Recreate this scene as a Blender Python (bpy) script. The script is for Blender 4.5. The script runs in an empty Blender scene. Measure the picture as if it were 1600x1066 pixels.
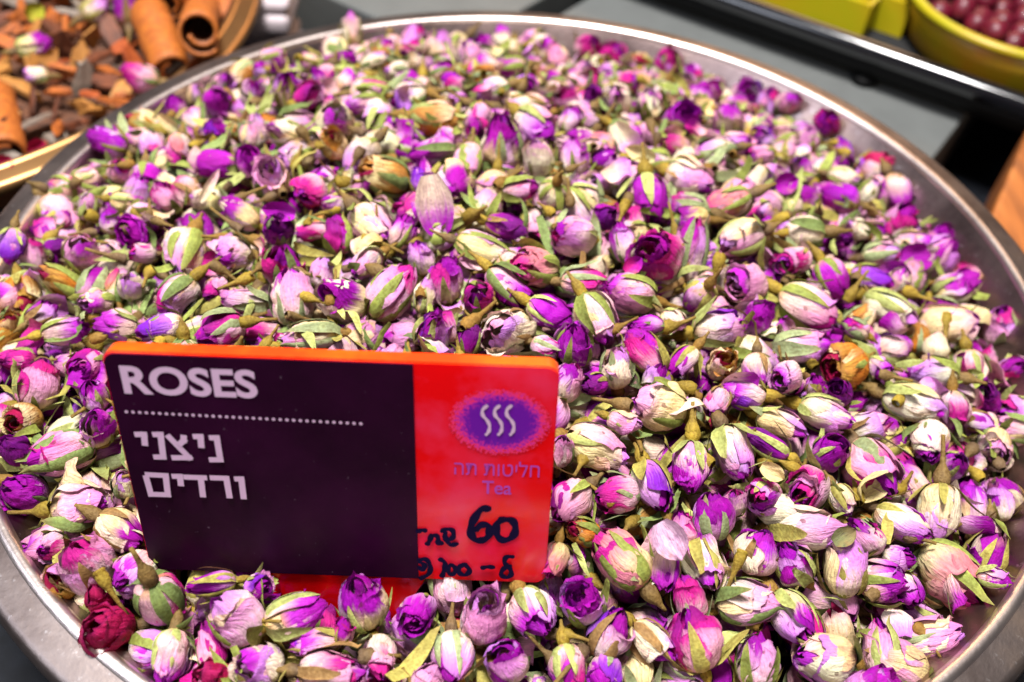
import bpy, bmesh, math, random
import numpy as np
from mathutils import Vector, Matrix

# ------------------------------------------------------------------ units: bowl mouth radius = 1 -> 0.2 m
S = 0.2
rng = np.random.default_rng(11)
random.seed(5)
sc = bpy.context.scene
COL = sc.collection

# ------------------------------------------------------------------ camera
CAM = np.array([-0.00854, -1.33282, 1.15952]); CAM[0] = -0.000854
FW = np.array([-0.00804259, 0.69114237, -0.72267388])
RT = np.array([0.99595069, 0.07024931, 0.05610034])
UP = np.array([-0.08954066, 0.71929636, 0.68890871])
FPX = 1398.72                                   # focal length in pixels of a 1600 px wide picture
cd = bpy.data.cameras.new("camera")
cam = bpy.data.objects.new("camera", cd); COL.objects.link(cam)
cam.matrix_world = Matrix(((RT[0], UP[0], -FW[0], CAM[0]*S), (RT[1], UP[1], -FW[1], CAM[1]*S),
                           (RT[2], UP[2], -FW[2], CAM[2]*S), (0, 0, 0, 1)))
cd.sensor_width = 36.0; cd.lens = FPX/1600*36
cd.clip_start = 0.01; cd.clip_end = 50
cd.dof.use_dof = True; cd.dof.focus_distance = 1.31*S; cd.dof.aperture_fstop = 8.0
sc.camera = cam

# ------------------------------------------------------------------ world and lamps
w = bpy.data.worlds.new("World"); sc.world = w; w.use_nodes = True
w.node_tree.nodes["Background"].inputs[0].default_value = (0.95, 0.92, 1.0, 1)
w.node_tree.nodes["Background"].inputs[1].default_value = 0.045

def area(name, loc, target, size, energy, color):
    d = bpy.data.lights.new(name, 'AREA'); d.shape = 'RECTANGLE'
    d.size, d.size_y = size; d.energy = energy; d.color = color
    o = bpy.data.objects.new(name, d); COL.objects.link(o)
    o.location = loc
    o.rotation_euler = (Vector(target)-Vector(loc)).to_track_quat('-Z', 'Y').to_euler()
    return o
area("ceiling_lamp", (-0.12, 0.02, 1.15), (0, -0.02, 0), (0.30, 0.22), 26.0, (1.0, 0.97, 0.95))
area("window_lamp", (-0.95, -0.35, 0.85), (0, 0, 0), (0.5, 0.5), 4.5, (0.80, 0.86, 1.0))
area("sign_fill", (0.25, -1.1, 0.55), (-0.04, -0.12, 0.03), (0.3, 0.2), 2.0, (1.0, 0.86, 0.74))  # added fill light to brighten the sign's red, no real lamp of the place
area("shop_lamp", (0.45, 1.45, 0.80), (0, 0, 0), (1.0, 0.5), 6.5, (1.0, 0.62, 0.36))

sc.view_settings.view_transform = 'Standard'
sc.view_settings.look = 'None'
sc.view_settings.exposure = 0.58
sc.view_settings.gamma = 1.0
sc.view_settings.use_curve_mapping = False
sc.render.engine = 'CYCLES'
sc.cycles.max_bounces = 6
sc.cycles.diffuse_bounces = 1
sc.cycles.use_denoising = True

# ------------------------------------------------------------------ helpers
def ray(px, py):
    d = FW + (px-800)/FPX*RT - (py-533)/FPX*UP
    return d                                     # depth along FW is 1 per unit
def at(px, py, z):
    d = ray(px, py); return CAM + d*((z-CAM[2])/d[2])
def proj(P):
    d = np.asarray(P)-CAM; zz = d @ FW
    return 800+FPX*(d @ RT)/zz, 533-FPX*(d @ UP)/zz, zz

def tag(o, label=None, cat=None, group=None, kind=None):
    if label: o['label'] = label
    if cat: o['category'] = cat
    if group: o['group'] = group
    if kind: o['kind'] = kind
    return o
def empty(name, loc, rot=None):
    o = bpy.data.objects.new(name, None); COL.objects.link(o)
    o.empty_display_size = 0.005; o.location = loc
    if rot is not None: o.rotation_euler = rot
    return o

def mesh_obj(name, V, quads, mats, parent=None, attrs=None, midx=None, smooth=True, tris=None):
    """V (n,3), quads (m,4), optional tris; attrs: name -> (n,) float or (n,3) colour."""
    me = bpy.data.meshes.new(name)
    V = np.asarray(V, np.float32)
    parts = []; sizes = []
    if quads is not None and len(quads):
        q = np.asarray(quads, np.int32); parts.append(q.ravel()); sizes.append(np.full(len(q), 4, np.int32))
    if tris is not None and len(tris):
        t = np.asarray(tris, np.int32); parts.append(t.ravel()); sizes.append(np.full(len(t), 3, np.int32))
    L = np.concatenate(parts); Z = np.concatenate(sizes)
    me.vertices.add(len(V)); me.vertices.foreach_set('co', V.ravel())
    me.loops.add(len(L)); me.loops.foreach_set('vertex_index', L)
    me.polygons.add(len(Z))
    st = np.concatenate([[0], np.cumsum(Z)[:-1]]).astype(np.int32)
    me.polygons.foreach_set('loop_start', st)
    if smooth: me.polygons.foreach_set('use_smooth', np.ones(len(Z), bool))
    mats = mats if isinstance(mats, (list, tuple)) else [mats]
    for m in mats: me.materials.append(m)
    if midx is not None: me.polygons.foreach_set('material_index', np.asarray(midx, np.int32))
    for k, a in (attrs or {}).items():
        a = np.asarray(a, np.float32)
        if a.ndim == 1:
            at_ = me.attributes.new(k, 'FLOAT', 'POINT'); at_.data.foreach_set('value', a)
        else:
            at_ = me.attributes.new(k, 'FLOAT_COLOR', 'POINT')
            at_.data.foreach_set('color', np.concatenate([a, np.ones((len(a), 1), np.float32)], 1).ravel())
    me.update(calc_edges=True)
    o = bpy.data.objects.new(name, me); COL.objects.link(o)
    if parent is not None: o.parent = parent
    return o
def bm_obj(name, bm, mat, parent=None, smooth=False):
    me = bpy.data.meshes.new(name); bm.to_mesh(me); bm.free()
    for m in (mat if isinstance(mat, (list, tuple)) else [mat]): me.materials.append(m)
    if smooth:
        for p in me.polygons: p.use_smooth = True
    o = bpy.data.objects.new(name, me); COL.objects.link(o)
    if parent is not None: o.parent = parent
    return o
def grid_faces(nu, nv, off=0, wrap=False):
    i, j = np.meshgrid(np.arange(nu-1), np.arange(nv if wrap else nv-1), indexing='ij')
    j2 = (j+1) % nv
    a = i*nv+j; b = i*nv+j2; c = (i+1)*nv+j2; d = (i+1)*nv+j
    return (np.stack([a, b, c, d], -1).reshape(-1, 4)+off)
def lathe(name, prof, n, mat, parent=None, loc=(0, 0, 0)):
    p = np.array(prof); a = np.linspace(0, 2*np.pi, n, endpoint=False)
    V = np.stack([p[:, None, 0]*np.cos(a), p[:, None, 0]*np.sin(a), np.repeat(p[:, 1:2], n, 1)], -1).reshape(-1, 3)
    o = mesh_obj(name, V, grid_faces(len(p), n, 0, True), mat, parent)
    if parent is None: o.location = loc
    return o

# ------------------------------------------------------------------ materials
def mat_new(name):
    m = bpy.data.materials.new(name); m.use_nodes = True
    nt = m.node_tree; b = nt.nodes["Principled BSDF"]
    return m, nt, b
def N(nt, t, **kw):
    n = nt.nodes.new(t)
    for k, v in kw.items(): setattr(n, k, v)
    return n
def ramp(nt, stops):
    r = nt.nodes.new('ShaderNodeValToRGB'); e = r.color_ramp.elements
    while len(e) < len(stops): e.new(0.5)
    for i, (p, c) in enumerate(stops):
        e[i].position = p; e[i].color = (*c, 1) if len(c) == 3 else c
    return r
def noise(nt, scale, detail=3, rough=0.55, vec=None):
    n = nt.nodes.new('ShaderNodeTexNoise'); n.inputs['Scale'].default_value = scale
    n.inputs['Detail'].default_value = detail; n.inputs['Roughness'].default_value = rough
    if vec is not None: nt.links.new(vec, n.inputs['Vector'])
    return n
def math_n(nt, op, a, b=None, clamp=False):
    m = nt.nodes.new('ShaderNodeMath'); m.operation = op; m.use_clamp = clamp
    for i, x in enumerate((a, b)):
        if x is None: continue
        if isinstance(x, (int, float)): m.inputs[i].default_value = x
        else: nt.links.new(x, m.inputs[i])
    return m.outputs[0]
def mix_c(nt, fac, a, b, blend='MIX'):
    m = nt.nodes.new('ShaderNodeMix'); m.data_type = 'RGBA'; m.blend_type = blend
    for sock, x in ((m.inputs[0], fac), (m.inputs[6], a), (m.inputs[7], b)):
        if isinstance(x, (int, float)): sock.default_value = x
        elif isinstance(x, tuple): sock.default_value = (*x, 1) if len(x) == 3 else x
        else: nt.links.new(x, sock)
    return m.outputs[2]
def bump(nt, b, h, strength, dist=0.001):
    bu = nt.nodes.new('ShaderNodeBump'); bu.inputs['Strength'].default_value = strength; bu.inputs['Distance'].default_value = dist
    nt.links.new(h, bu.inputs['Height']); nt.links.new(bu.outputs[0], b.inputs['Normal'])

def plain(name, col, rough=0.6, metal=0.0, var=0.25, scale=60, bumps=0.0, coat=0.0):
    m, nt, b = mat_new(name)
    tc = N(nt, 'ShaderNodeTexCoord')
    n = noise(nt, scale, 4, 0.6, tc.outputs['Object'])
    c = mix_c(nt, n.outputs[0], tuple(x*(1-var) for x in col), tuple(min(1, x*(1+var)) for x in col))
    nt.links.new(c, b.inputs['Base Color'])
    b.inputs['Roughness'].default_value = rough; b.inputs['Metallic'].default_value = metal
    b.inputs['Coat Weight'].default_value = coat
    if bumps: bump(nt, b, n.outputs[0], bumps)
    return m

def petal_material():
    m, nt, b = mat_new('dried_petal')
    tc = N(nt, 'ShaderNodeTexCoord')
    lo = N(nt, 'ShaderNodeAttribute', attribute_name='base_tint'); hi = N(nt, 'ShaderNodeAttribute', attribute_name='margin_tint')
    mk = N(nt, 'ShaderNodeAttribute', attribute_name='mask'); ed = N(nt, 'ShaderNodeAttribute', attribute_name='edge')
    n1 = noise(nt, 190, 4, 0.6, tc.outputs['Object']); n2 = noise(nt, 900, 3, 0.6, tc.outputs['Object'])
    pu = N(nt, 'ShaderNodeAttribute', attribute_name='petal_uv')
    mp = N(nt, 'ShaderNodeVectorMath', operation='MULTIPLY'); mp.inputs[1].default_value = (2.2, 17.0, 31.0)
    nt.links.new(pu.outputs['Vector'], mp.inputs[0])
    vein = noise(nt, 1.6, 3, 0.6, mp.outputs[0])
    f = math_n(nt, 'ADD', mk.outputs['Fac'], math_n(nt, 'MULTIPLY', math_n(nt, 'SUBTRACT', n1.outputs[0], 0.5), 0.7))
    f = math_n(nt, 'ADD', f, math_n(nt, 'MULTIPLY', math_n(nt, 'SUBTRACT', vein.outputs[0], 0.5), 1.3))
    mr = N(nt, 'ShaderNodeMapRange', interpolation_type='SMOOTHSTEP')
    mr.inputs['From Min'].default_value = -0.5; mr.inputs['From Max'].default_value = 0.5
    nt.links.new(f, mr.inputs['Value'])
    c = mix_c(nt, mr.outputs[0], lo.outputs['Color'], hi.outputs['Color'])
    # mottling, fine veins and a bruised papery margin
    mott = ramp(nt, [(0.3, (0.72, 0.66, 0.74)), (0.62, (1.06, 1.06, 1.06))]); nt.links.new(n1.outputs[0], mott.inputs[0])
    c = mix_c(nt, 0.75, c, mott.outputs[0], 'MULTIPLY')
    vr = ramp(nt, [(0.36, (0.66, 0.52, 0.66)), (0.52, (1.0, 1.0, 1.0)), (0.7, (1.05, 1.05, 1.03))]); nt.links.new(vein.outputs[0], vr.inputs[0])
    c = mix_c(nt, 0.7, c, vr.outputs[0], 'MULTIPLY')
    fine = ramp(nt, [(0.35, (0.84, 0.80, 0.84)), (0.6, (1.03, 1.03, 1.03))]); nt.links.new(n2.outputs[0], fine.inputs[0])
    c = mix_c(nt, 0.8, c, fine.outputs[0], 'MULTIPLY')
    tn = noise(nt, 75, 3, 0.6, tc.outputs['Object'])
    tnr = ramp(nt, [(0.60, (0, 0, 0)), (0.68, (1, 1, 1))]); nt.links.new(tn.outputs[0], tnr.inputs[0])
    c = mix_c(nt, math_n(nt, 'MULTIPLY', tnr.outputs[0], 0.62), c, (0.46, 0.23, 0.07))
    sp = noise(nt, 420, 1, 0.4, tc.outputs['Object'])
    spr = ramp(nt, [(0.24, (1, 1, 1)), (0.27, (0, 0, 0))]); nt.links.new(sp.outputs[0], spr.inputs[0])
    c = mix_c(nt, math_n(nt, 'MULTIPLY', spr.outputs[0], 0.65), c, (0.10, 0.02, 0.02))
    e2 = math_n(nt, 'MULTIPLY', ed.outputs['Fac'], math_n(nt, 'ADD', math_n(nt, 'MULTIPLY', n2.outputs[0], 1.0), 0.15), True)
    c = mix_c(nt, e2, c, (0.16, 0.008, 0.10))
    nt.links.new(c, b.inputs['Base Color'])
    b.inputs['Roughness'].default_value = 0.52
    b.inputs['Specular IOR Level'].default_value = 0.14
    bump(nt, b, math_n(nt, 'ADD', math_n(nt, 'MULTIPLY', vein.outputs[0], 2.5), math_n(nt, 'ADD', math_n(nt, 'MULTIPLY', n1.outputs[0], 2.0), n2.outputs[0])), 0.55, 0.0006)
    tr = N(nt, 'ShaderNodeBsdfTranslucent'); nt.links.new(c, tr.inputs['Color'])
    mx = N(nt, 'ShaderNodeMixShader'); mx.inputs[0].default_value = 0.16
    nt.links.new(b.outputs[0], mx.inputs[1]); nt.links.new(tr.outputs[0], mx.inputs[2])
    nt.links.new(mx.outputs[0], nt.nodes['Material Output'].inputs['Surface'])
    return m
def leaf_material(name, bump_s):
    m, nt, b = mat_new(name)
    tc = N(nt, 'ShaderNodeTexCoord')
    lo = N(nt, 'ShaderNodeAttribute', attribute_name='base_tint')
    n1 = noise(nt, 260, 4, 0.65, tc.outputs['Object']); n2 = noise(nt, 1100, 2, 0.6, tc.outputs['Object'])
    r1 = ramp(nt, [(0.3, (0.62, 0.52, 0.45)), (0.5, (1, 1, 1)), (0.72, (1.25, 1.18, 1.0))]); nt.links.new(n1.outputs[0], r1.inputs[0])
    c = mix_c(nt, 0.9, lo.outputs['Color'], r1.outputs[0], 'MULTIPLY')
    r2 = ramp(nt, [(0.36, (0.72, 0.66, 0.6)), (0.6, (1.05, 1.05, 1.05))]); nt.links.new(n2.outputs[0], r2.inputs[0])
    c = mix_c(nt, 0.8, c, r2.outputs[0], 'MULTIPLY')
    nt.links.new(c, b.inputs['Base Color']); b.inputs['Roughness'].default_value = 0.65
    b.inputs['Specular IOR Level'].default_value = 0.15
    bump(nt, b, n2.outputs[0], bump_s, 0.0005)
    return m
M_PETAL = petal_material()
M_SEPAL = leaf_material('dried_sepal', 0.5)
M_STEM = leaf_material('dried_stem', 0.8)

def metal_material():
    m, nt, b = mat_new('worn_tin')
    tc = N(nt, 'ShaderNodeTexCoord')
    n1 = noise(nt, 25, 5, 0.65, tc.outputs['Object']); n2 = noise(nt, 260, 4, 0.7, tc.outputs['Object'])
    mp = N(nt, 'ShaderNodeMapping'); mp.inputs['Scale'].default_value = (1, 1, 6); nt.links.new(tc.outputs['Object'], mp.inputs['Vector'])
    n3 = noise(nt, 420, 2, 0.5, mp.outputs[0])
    r = ramp(nt, [(0.3, (0.17, 0.12, 0.115)), (0.55, (0.30, 0.22, 0.21)), (0.75, (0.38, 0.27, 0.22))]); nt.links.new(n1.outputs[0], r.inputs[0])
    sp = ramp(nt, [(0.62, (0, 0, 0)), (0.70, (1, 1, 1))]); nt.links.new(n2.outputs[0], sp.inputs[0])
    c = mix_c(nt, math_n(nt, 'MULTIPLY', sp.outputs[0], 0.5), r.outputs[0], (0.85, 0.82, 0.82))
    nt.links.new(c, b.inputs['Base Color']); b.inputs['Metallic'].default_value = 1.0
    rr = N(nt, 'ShaderNodeMapRange'); rr.inputs['To Min'].default_value = 0.22; rr.inputs['To Max'].default_value = 0.46
    nt.links.new(n1.outputs[0], rr.inputs['Value']); nt.links.new(rr.outputs[0], b.inputs['Roughness'])
    bump(nt, b, math_n(nt, 'ADD', n2.outputs[0], n3.outputs[0]), 0.12, 0.0006)
    return m
M_TIN = metal_material()
def tinted(name, dark, mid, light, r0, r1):
    m = metal_material(); m.name = name; nt = m.node_tree
    for nd in nt.nodes:
        if nd.type == 'VALTORGB' and len(nd.color_ramp.elements) == 3:
            for el, c in zip(nd.color_ramp.elements, (dark, mid, light)): el.color = (*c, 1)
        if nd.type == 'MAP_RANGE': nd.inputs['To Min'].default_value = r0; nd.inputs['To Max'].default_value = r1
        if nd.type == 'MATH' and nd.operation == 'MULTIPLY': nd.inputs[1].default_value = 0.22
    return m
M_BEAD = tinted('lit_bead', (0.55, 0.45, 0.41), (0.70, 0.60, 0.56), (0.80, 0.68, 0.60), 0.30, 0.42)  # lighter copy of the tin: the lip's bright line of light put into colour
M_FLANGE = tinted('dull_flange', (0.13, 0.095, 0.085), (0.25, 0.205, 0.19), (0.33, 0.25, 0.20), 0.38, 0.52)
M_WARM_RIM = plain('warm_lit_rim', (0.40, 0.22, 0.09), 0.42, 1.0, 0.2, 40)  # warm light on the bark bowl's tin rim put into its colour

# ------------------------------------------------------------------ auto labels: say which one among look-alikes
ORD = ['', 'second', 'third', 'fourth', 'fifth', 'sixth', 'seventh', 'eighth', 'ninth', 'tenth', 'eleventh', 'twelfth']
NUM = ['', 'one', 'two', 'three', 'four', 'five', 'six', 'seven', 'eight', 'nine', 'ten', 'eleven', 'twelve', 'thirteen', 'fourteen']
def label_all(items):
    """items: (object, look, plural, zone, px)"""
    by = {}
    for it in items: by.setdefault((it[1], it[3]), []).append(it)
    for (look, zone), v in by.items():
        v.sort(key=lambda t: t[4]); n = len(v)
        for i, (o, _, plural, _, _) in enumerate(v):
            if n == 1: o['label'] = f"{look} {zone}"; continue
            if i == 0: who = 'leftmost'
            elif i == n-1: who = 'rightmost'
            elif i <= n//2: who = ORD[i]+' from left'
            else: who = ORD[n-1-i]+' from right'
            o['label'] = f"{who} of {NUM[n] if n < 15 else 'many'} {plural} {zone}"

# ================================================================== THE SETTING
def box_bm(x0, x1, y0, y1, z0, z1, bev=0.0, seg=2):
    bm = bmesh.new(); bmesh.ops.create_cube(bm, size=1)
    for v in bm.verts:
        v.co = Vector((x0 if v.co.x < 0 else x1, y0 if v.co.y < 0 else y1, z0 if v.co.z < 0 else z1))*S
    if bev: bmesh.ops.bevel(bm, geom=bm.edges[:], offset=bev*S, segments=seg, affect='EDGES', profile=0.5)
    return bm
ZT = -0.48
M_DARK = plain('dark_speckled_counter', (0.006, 0.007, 0.010), 0.6, var=0.95, scale=120)
M_DARK.node_tree.nodes['Principled BSDF'].inputs['Specular IOR Level'].default_value = 0.15
bm = box_bm(-9, 9, -6, 9, ZT-0.25, ZT-0.05)
o = bm_obj('ground', bm, M_DARK); tag(o, kind='structure')

# table panels lie turned by about 30 degrees, like the tray behind them
A = math.atan2(-0.494, 0.767)
ex = np.array([math.cos(A), math.sin(A)]); ey = np.array([-ex[1], ex[0]])
M_GREY = plain('grey_table_stone', (0.115, 0.122, 0.118), 0.6, var=0.22, scale=35, bumps=0.1)
ZPAN = -0.30
corner = at(1517, 168, ZPAN)[:2]
def panel(name, u0, u1, v0, v1, z0, z1, mat, bev=0.008, parent=None):
    bm = box_bm(u0, u1, v0, v1, z0, z1, bev)
    M = Matrix(((ex[0], ey[0], 0, corner[0]*S), (ex[1], ey[1], 0, corner[1]*S), (0, 0, 1, 0), (0, 0, 0, 1)))
    bm.transform(M)
    return bm_obj(name, bm, mat, parent)
o = panel('table_panel', -1.32, 0, -0.84, 0.9, ZT-0.05, ZPAN, M_GREY)
tag(o, 'grey stone table panel under the black tray, right behind the rosebud bowl', 'table panel')
o = panel('table_panel', -3.3, -1.44, -0.84, 1.5, ZT-0.05, ZPAN, M_GREY)
tag(o, 'grey stone table panel between the pale folded cloth and the dark gap', 'table panel')

# black tray with a glossy rounded lip
M_BLACK = plain('glossy_black_plastic', (0.006, 0.006, 0.008), 0.16, var=0.4, scale=40, coat=0.6)
M_BLACKD = plain('matt_black_plastic', (0.004, 0.004, 0.004), 0.6, var=0.4, scale=40)
M_BLACKD.node_tree.nodes['Principled BSDF'].inputs['Specular IOR Level'].default_value = 0.15
p0 = at(1140, 2, -0.18)[:2]; p1 = at(1600, 165, -0.18)[:2]
te = empty('display_tray', (p0[0]*S, p0[1]*S, 0)); te['label'] = 'black tray with a glossy rounded lip carrying the yellow tubs'; te['category'] = 'tray'
dirt = (p1-p0)/np.linalg.norm(p1-p0); nrm = np.array([-dirt[1], dirt[0]])
def tray_piece(name, prof, mat, u0=-1.8, u1=2.2):
    """prof: closed list of (v,z) across the tray, swept along its lip"""
    P = np.array(prof); V = []
    for u in (u0, u1):
        for v, z in P: V.append((dirt[0]*u+nrm[0]*v, dirt[1]*u+nrm[1]*v, z))
    n = len(P); V = np.array(V)*S
    q = [(i, (i+1) % n, n+(i+1) % n, n+i) for i in range(n)]
    return mesh_obj(name, V, q, mat, te, smooth=len(P) > 8)
cc = [(0.032*math.cos(a), -0.18+0.032*math.sin(a)) for a in np.linspace(0, 2*math.pi, 24, endpoint=False)]
tray_piece('lip', cc, M_BLACK)
tray_piece('front_wall', [(-0.006, -0.21), (0.02, -0.21), (0.05, -0.268), (0.012, -0.268)], M_BLACKD)
tray_piece('tray_floor', [(0.03, -0.235), (1.9, -0.235), (1.9, -0.27), (0.03, -0.27)], M_BLACKD)
kp = at(1352, 120, -0.28)
bm = bmesh.new(); bmesh.ops.create_cone(bm, cap_ends=True, segments=24, radius1=0.045*S, radius2=0.036*S, depth=0.034*S)
bmesh.ops.bevel(bm, geom=[e for e in bm.edges if e.calc_face_angle(0) > 0.8], offset=0.008*S, segments=2, affect='EDGES')
fo = bm_obj('foot', bm, M_BLACKD, te, True); fo.location = Vector((kp[0]-p0[0], kp[1]-p0[1], -0.283))*S

# yellow tubs on the tray
def yellow_mat(name, a, b_):
    m, nt, b = mat_new(name); tc = N(nt, 'ShaderNodeTexCoord')
    n = noise(nt, 18, 4, 0.6, tc.outputs['Object'])
    r = ramp(nt, [(0.35, a), (0.65, b_)]); nt.links.new(n.outputs[0], r.inputs[0])
    nt.links.new(r.outputs[0], b.inputs['Base Color']); b.inputs['Roughness'].default_value = 0.4
    return m
M_YG = yellow_mat('yellow_green_tub', (0.34, 0.33, 0.004), (0.44, 0.29, 0.006))
M_YO = yellow_mat('yellow_orange_tub', (0.34, 0.24, 0.006), (0.48, 0.17, 0.006))
def rounded_tub(name, u0, u1, v0, v1, z0, z1, mat):
    bm = box_bm(u0, u1, v0, v1, z0, z1)
    es = [e for e in bm.edges if abs(e.verts[0].co.z-e.verts[1].co.z) > 1e-4]
    bmesh.ops.bevel(bm, geom=es, offset=0.10*S, segments=6, affect='EDGES')
    es = [e for e in bm.edges if all(v.co.z > (z1-0.001)*S for v in e.verts)]
    bmesh.ops.bevel(bm, geom=es, offset=0.02*S, segments=2, affect='EDGES')
    bm.transform(Matrix(((dirt[0], nrm[0], 0, p0[0]*S), (dirt[1], nrm[1], 0, p0[1]*S), (0, 0, 1, 0), (0, 0, 0, 1))))
    return bm_obj(name, bm, mat)
rel = at(1402, 44, -0.16)[:2]-p0
ur = rel @ dirt; vr = rel @ nrm
o = rounded_tub('storage_tub', ur-1.1, ur, vr, vr+0.9, -0.234, -0.10, M_YG)
tag(o, 'closed yellow-green tub on the black tray, left of the berry tub', 'tub')
cb = at(1548, 62, -0.06)[:2]; rad = 0.36
cb = cb+nrm*rad*1.0+dirt*0.03
bt = empty('berry_tub', (cb[0]*S, cb[1]*S, -0.234*S)); tag(bt, 'round yellow tub full of dark red berries on the black tray', 'tub')
lathe('tub_wall', [(x*S, z*S) for x, z in [(0.001, 0), (0.30, 0), (0.33, 0.02), (0.362, 0.155), (0.35, 0.158), (0.322, 0.05), (0.001, 0.045)]], 72, M_YO, bt)
lathe('tub_rim', [(x*S, z*S) for x, z in [(0.345, 0.150), (0.35, 0.168), (0.365, 0.176), (0.38, 0.170), (0.384, 0.156), (0.372, 0.149), (0.345, 0.150)]], 72, M_YG, bt)
M_BERRY = plain('berry_skin', (0.10, 0.001, 0.012), 0.45, var=0.6, scale=90, coat=0.05)
bl = []
berries = []
tries = 0
while len(berries) < 60 and tries < 4000:
    tries += 1
    a = rng.uniform(0, 2*np.pi); r = 0.30*math.sqrt(rng.uniform(0, 1))
    p = np.array([cb[0]+r*math.cos(a), cb[1]+r*math.sin(a), -0.234+0.145+rng.uniform(-0.012, 0.03)])
    if all(np.linalg.norm(p-q) > 0.062 for q in berries): berries.append(p)
bmesh_b = bmesh.new(); bmesh.ops.create_uvsphere(bmesh_b, u_segments=20, v_segments=12, radius=0.037*S)
for v in bmesh_b.verts:
    rr = math.hypot(v.co.x, v.co.y)/(0.037*S)
    v.co.z *= 0.95 if v.co.z < 0 else 0.95-0.35*max(0, 0.4-rr)
bme = bpy.data.meshes.new('berry'); bmesh_b.to_mesh(bme); bmesh_b.free(); bme.materials.append(M_BERRY)
for p_ in bme.polygons: p_.use_smooth = True
for p in berries:
    px, py, _ = proj(p)
    if py < -20 or px > 1630: continue
    o = bpy.data.objects.new('berry', bme); COL.objects.link(o)
    o.location = p*S; o.rotation_euler = rng.uniform(0, 6, 3); o.scale = (1, 1, rng.uniform(1.0, 1.25))
    tag(o, None, 'berry', 'dark red berries in the yellow tub')
    zone = 'nearest the tub rim' if py > 30 else ('in the middle of the tub' if py > 8 else 'cut by the photo edge')
    bl.append((o, 'dark red berry', 'dark red berries', zone, px))
label_all(bl)
lathe('berry_fill', [(0.001*S, 0.125*S), (0.33*S, 0.118*S)], 48, plain('berry_gap', (0.03, 0.002, 0.01), 0.5, var=0.5), bt)

# orange-brown wooden crate at the right edge
def wood_mat():
    m, nt, b = mat_new('orange_wood'); tc = N(nt, 'ShaderNodeTexCoord')
    mp = N(nt, 'ShaderNodeMapping'); mp.inputs['Scale'].default_value = (14, 1.2, 14); nt.links.new(tc.outputs['Object'], mp.inputs['Vector'])
    n = noise(nt, 9, 5, 0.6, mp.outputs[0])
    r = ramp(nt, [(0.3, (0.16, 0.045, 0.010)), (0.55, (0.36, 0.11, 0.022)), (0.75, (0.44, 0.17, 0.04))]); nt.links.new(n.outputs[0], r.inputs[0])
    nt.links.new(r.outputs[0], b.inputs['Base Color']); b.inputs['Roughness'].default_value = 0.5
    bump(nt, b, n.outputs[0], 0.2)
    return m
M_WOOD = wood_mat()
w0 = at(1604, 205, -0.22)[:2]; w1 = at(1540, 355, -0.22)[:2]
wd = (w1-w0)/np.linalg.norm(w1-w0); wn = np.array([-wd[1], wd[0]])
if wn[0] < 0: wn = -wn
bm = box_bm(-0.12, 0.95, 0.0, 0.9, ZT-0.05, -0.22, 0.015)
bm.transform(Matrix(((wd[0], wn[0], 0, w0[0]*S), (wd[1], wn[1], 0, w0[1]*S), (0, 0, 1, 0), (0, 0, 0, 1))))
bmesh.ops.recalc_face_normals(bm, faces=bm.faces)
o = bm_obj('wooden_crate', bm, M_WOOD); tag(o, 'orange-brown wooden crate beside the right edge of the big bowl', 'crate')

# pale folded cloth standing behind the bark bowl
M_CLOTH = plain('pale_cloth', (0.55, 0.47, 0.50), 0.8, var=0.12, scale=30, bumps=0.2)
cr = at(452, 68, -0.30)[:2]
ce = empty('folded_cloth', (cr[0]*S, cr[1]*S, -0.5*S)); tag(ce, 'pale pinkish white cloth folded in a stack behind the bark bowl', 'cloth')
z = -0.5
for k in range(6):
    h = 0.055+0.012*math.sin(k*2.1)
    bm = box_bm(-0.5, 0.0+0.012*math.sin(k*1.7), 0.0+0.012*math.cos(k*2.3), 0.26, z, z+h, 0.022, 4)
    bm.transform(Matrix.Translation(Vector((0, 0, 0.5*S))))
    f = bm_obj('fold', bm, M_CLOTH, ce, True); f.rotation_euler = (0, 0, 0.10+0.02*math.sin(k*3))
    z += h+0.001

# ================================================================== BOWLS
def bowl(name, label, loc, k, mat, kz=1.0, rim_mat=None):
    e = empty(name, loc); tag(e, label, 'bowl')
    inner = [(0.001, -0.46), (0.50, -0.46), (0.60, -0.445), (0.68, -0.40), (0.78, -0.30), (0.87, -0.18), (0.935, -0.075), (0.972, -0.020), (0.984, -0.005)]
    lathe('basin', [(r*S*k, z*S*kz) for r, z in inner], 160, mat, e)
    rim = [(0.982, -0.006), (0.984, 0.001), (0.988, 0.005), (0.994, 0.0065), (1.000, 0.005), (1.004, 0.001), (1.009, 0.000), (1.040, -0.004), (1.047, -0.006), (1.052, -0.011),
           (1.056, -0.024), (1.054, -0.031), (1.047, -0.033), (1.000, -0.020), (0.985, -0.020)]
    lathe('bead', [(r*S*k, z*S*kz) for r, z in rim[:6]], 192, rim_mat or M_BEAD, e)
    lathe('rim', [(r*S*k, z*S*kz) for r, z in rim[5:]], 192, rim_mat or M_FLANGE, e)
    outer = [(0.985, -0.021), (0.95, -0.08), (0.885, -0.19), (0.80, -0.31), (0.70, -0.415), (0.62, -0.46), (0.52, -0.478), (0.001, -0.478)]
    lathe('outer_wall', [(r*S*k, z*S*kz) for r, z in outer], 128, mat, e)
    return e
bowl('metal_bowl', 'wide worn tin bowl heaped with dried rosebuds and holding the red price sign', (0, 0, 0), 1.0, M_TIN)
BB = np.array([-1.95, 1.0, -0.10])
bowl('metal_bowl', 'tin bowl of bark chips and cinnamon partly behind the rosebud bowl', tuple(BB*S), 1.045, M_TIN, 0.89, M_WARM_RIM)

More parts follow.
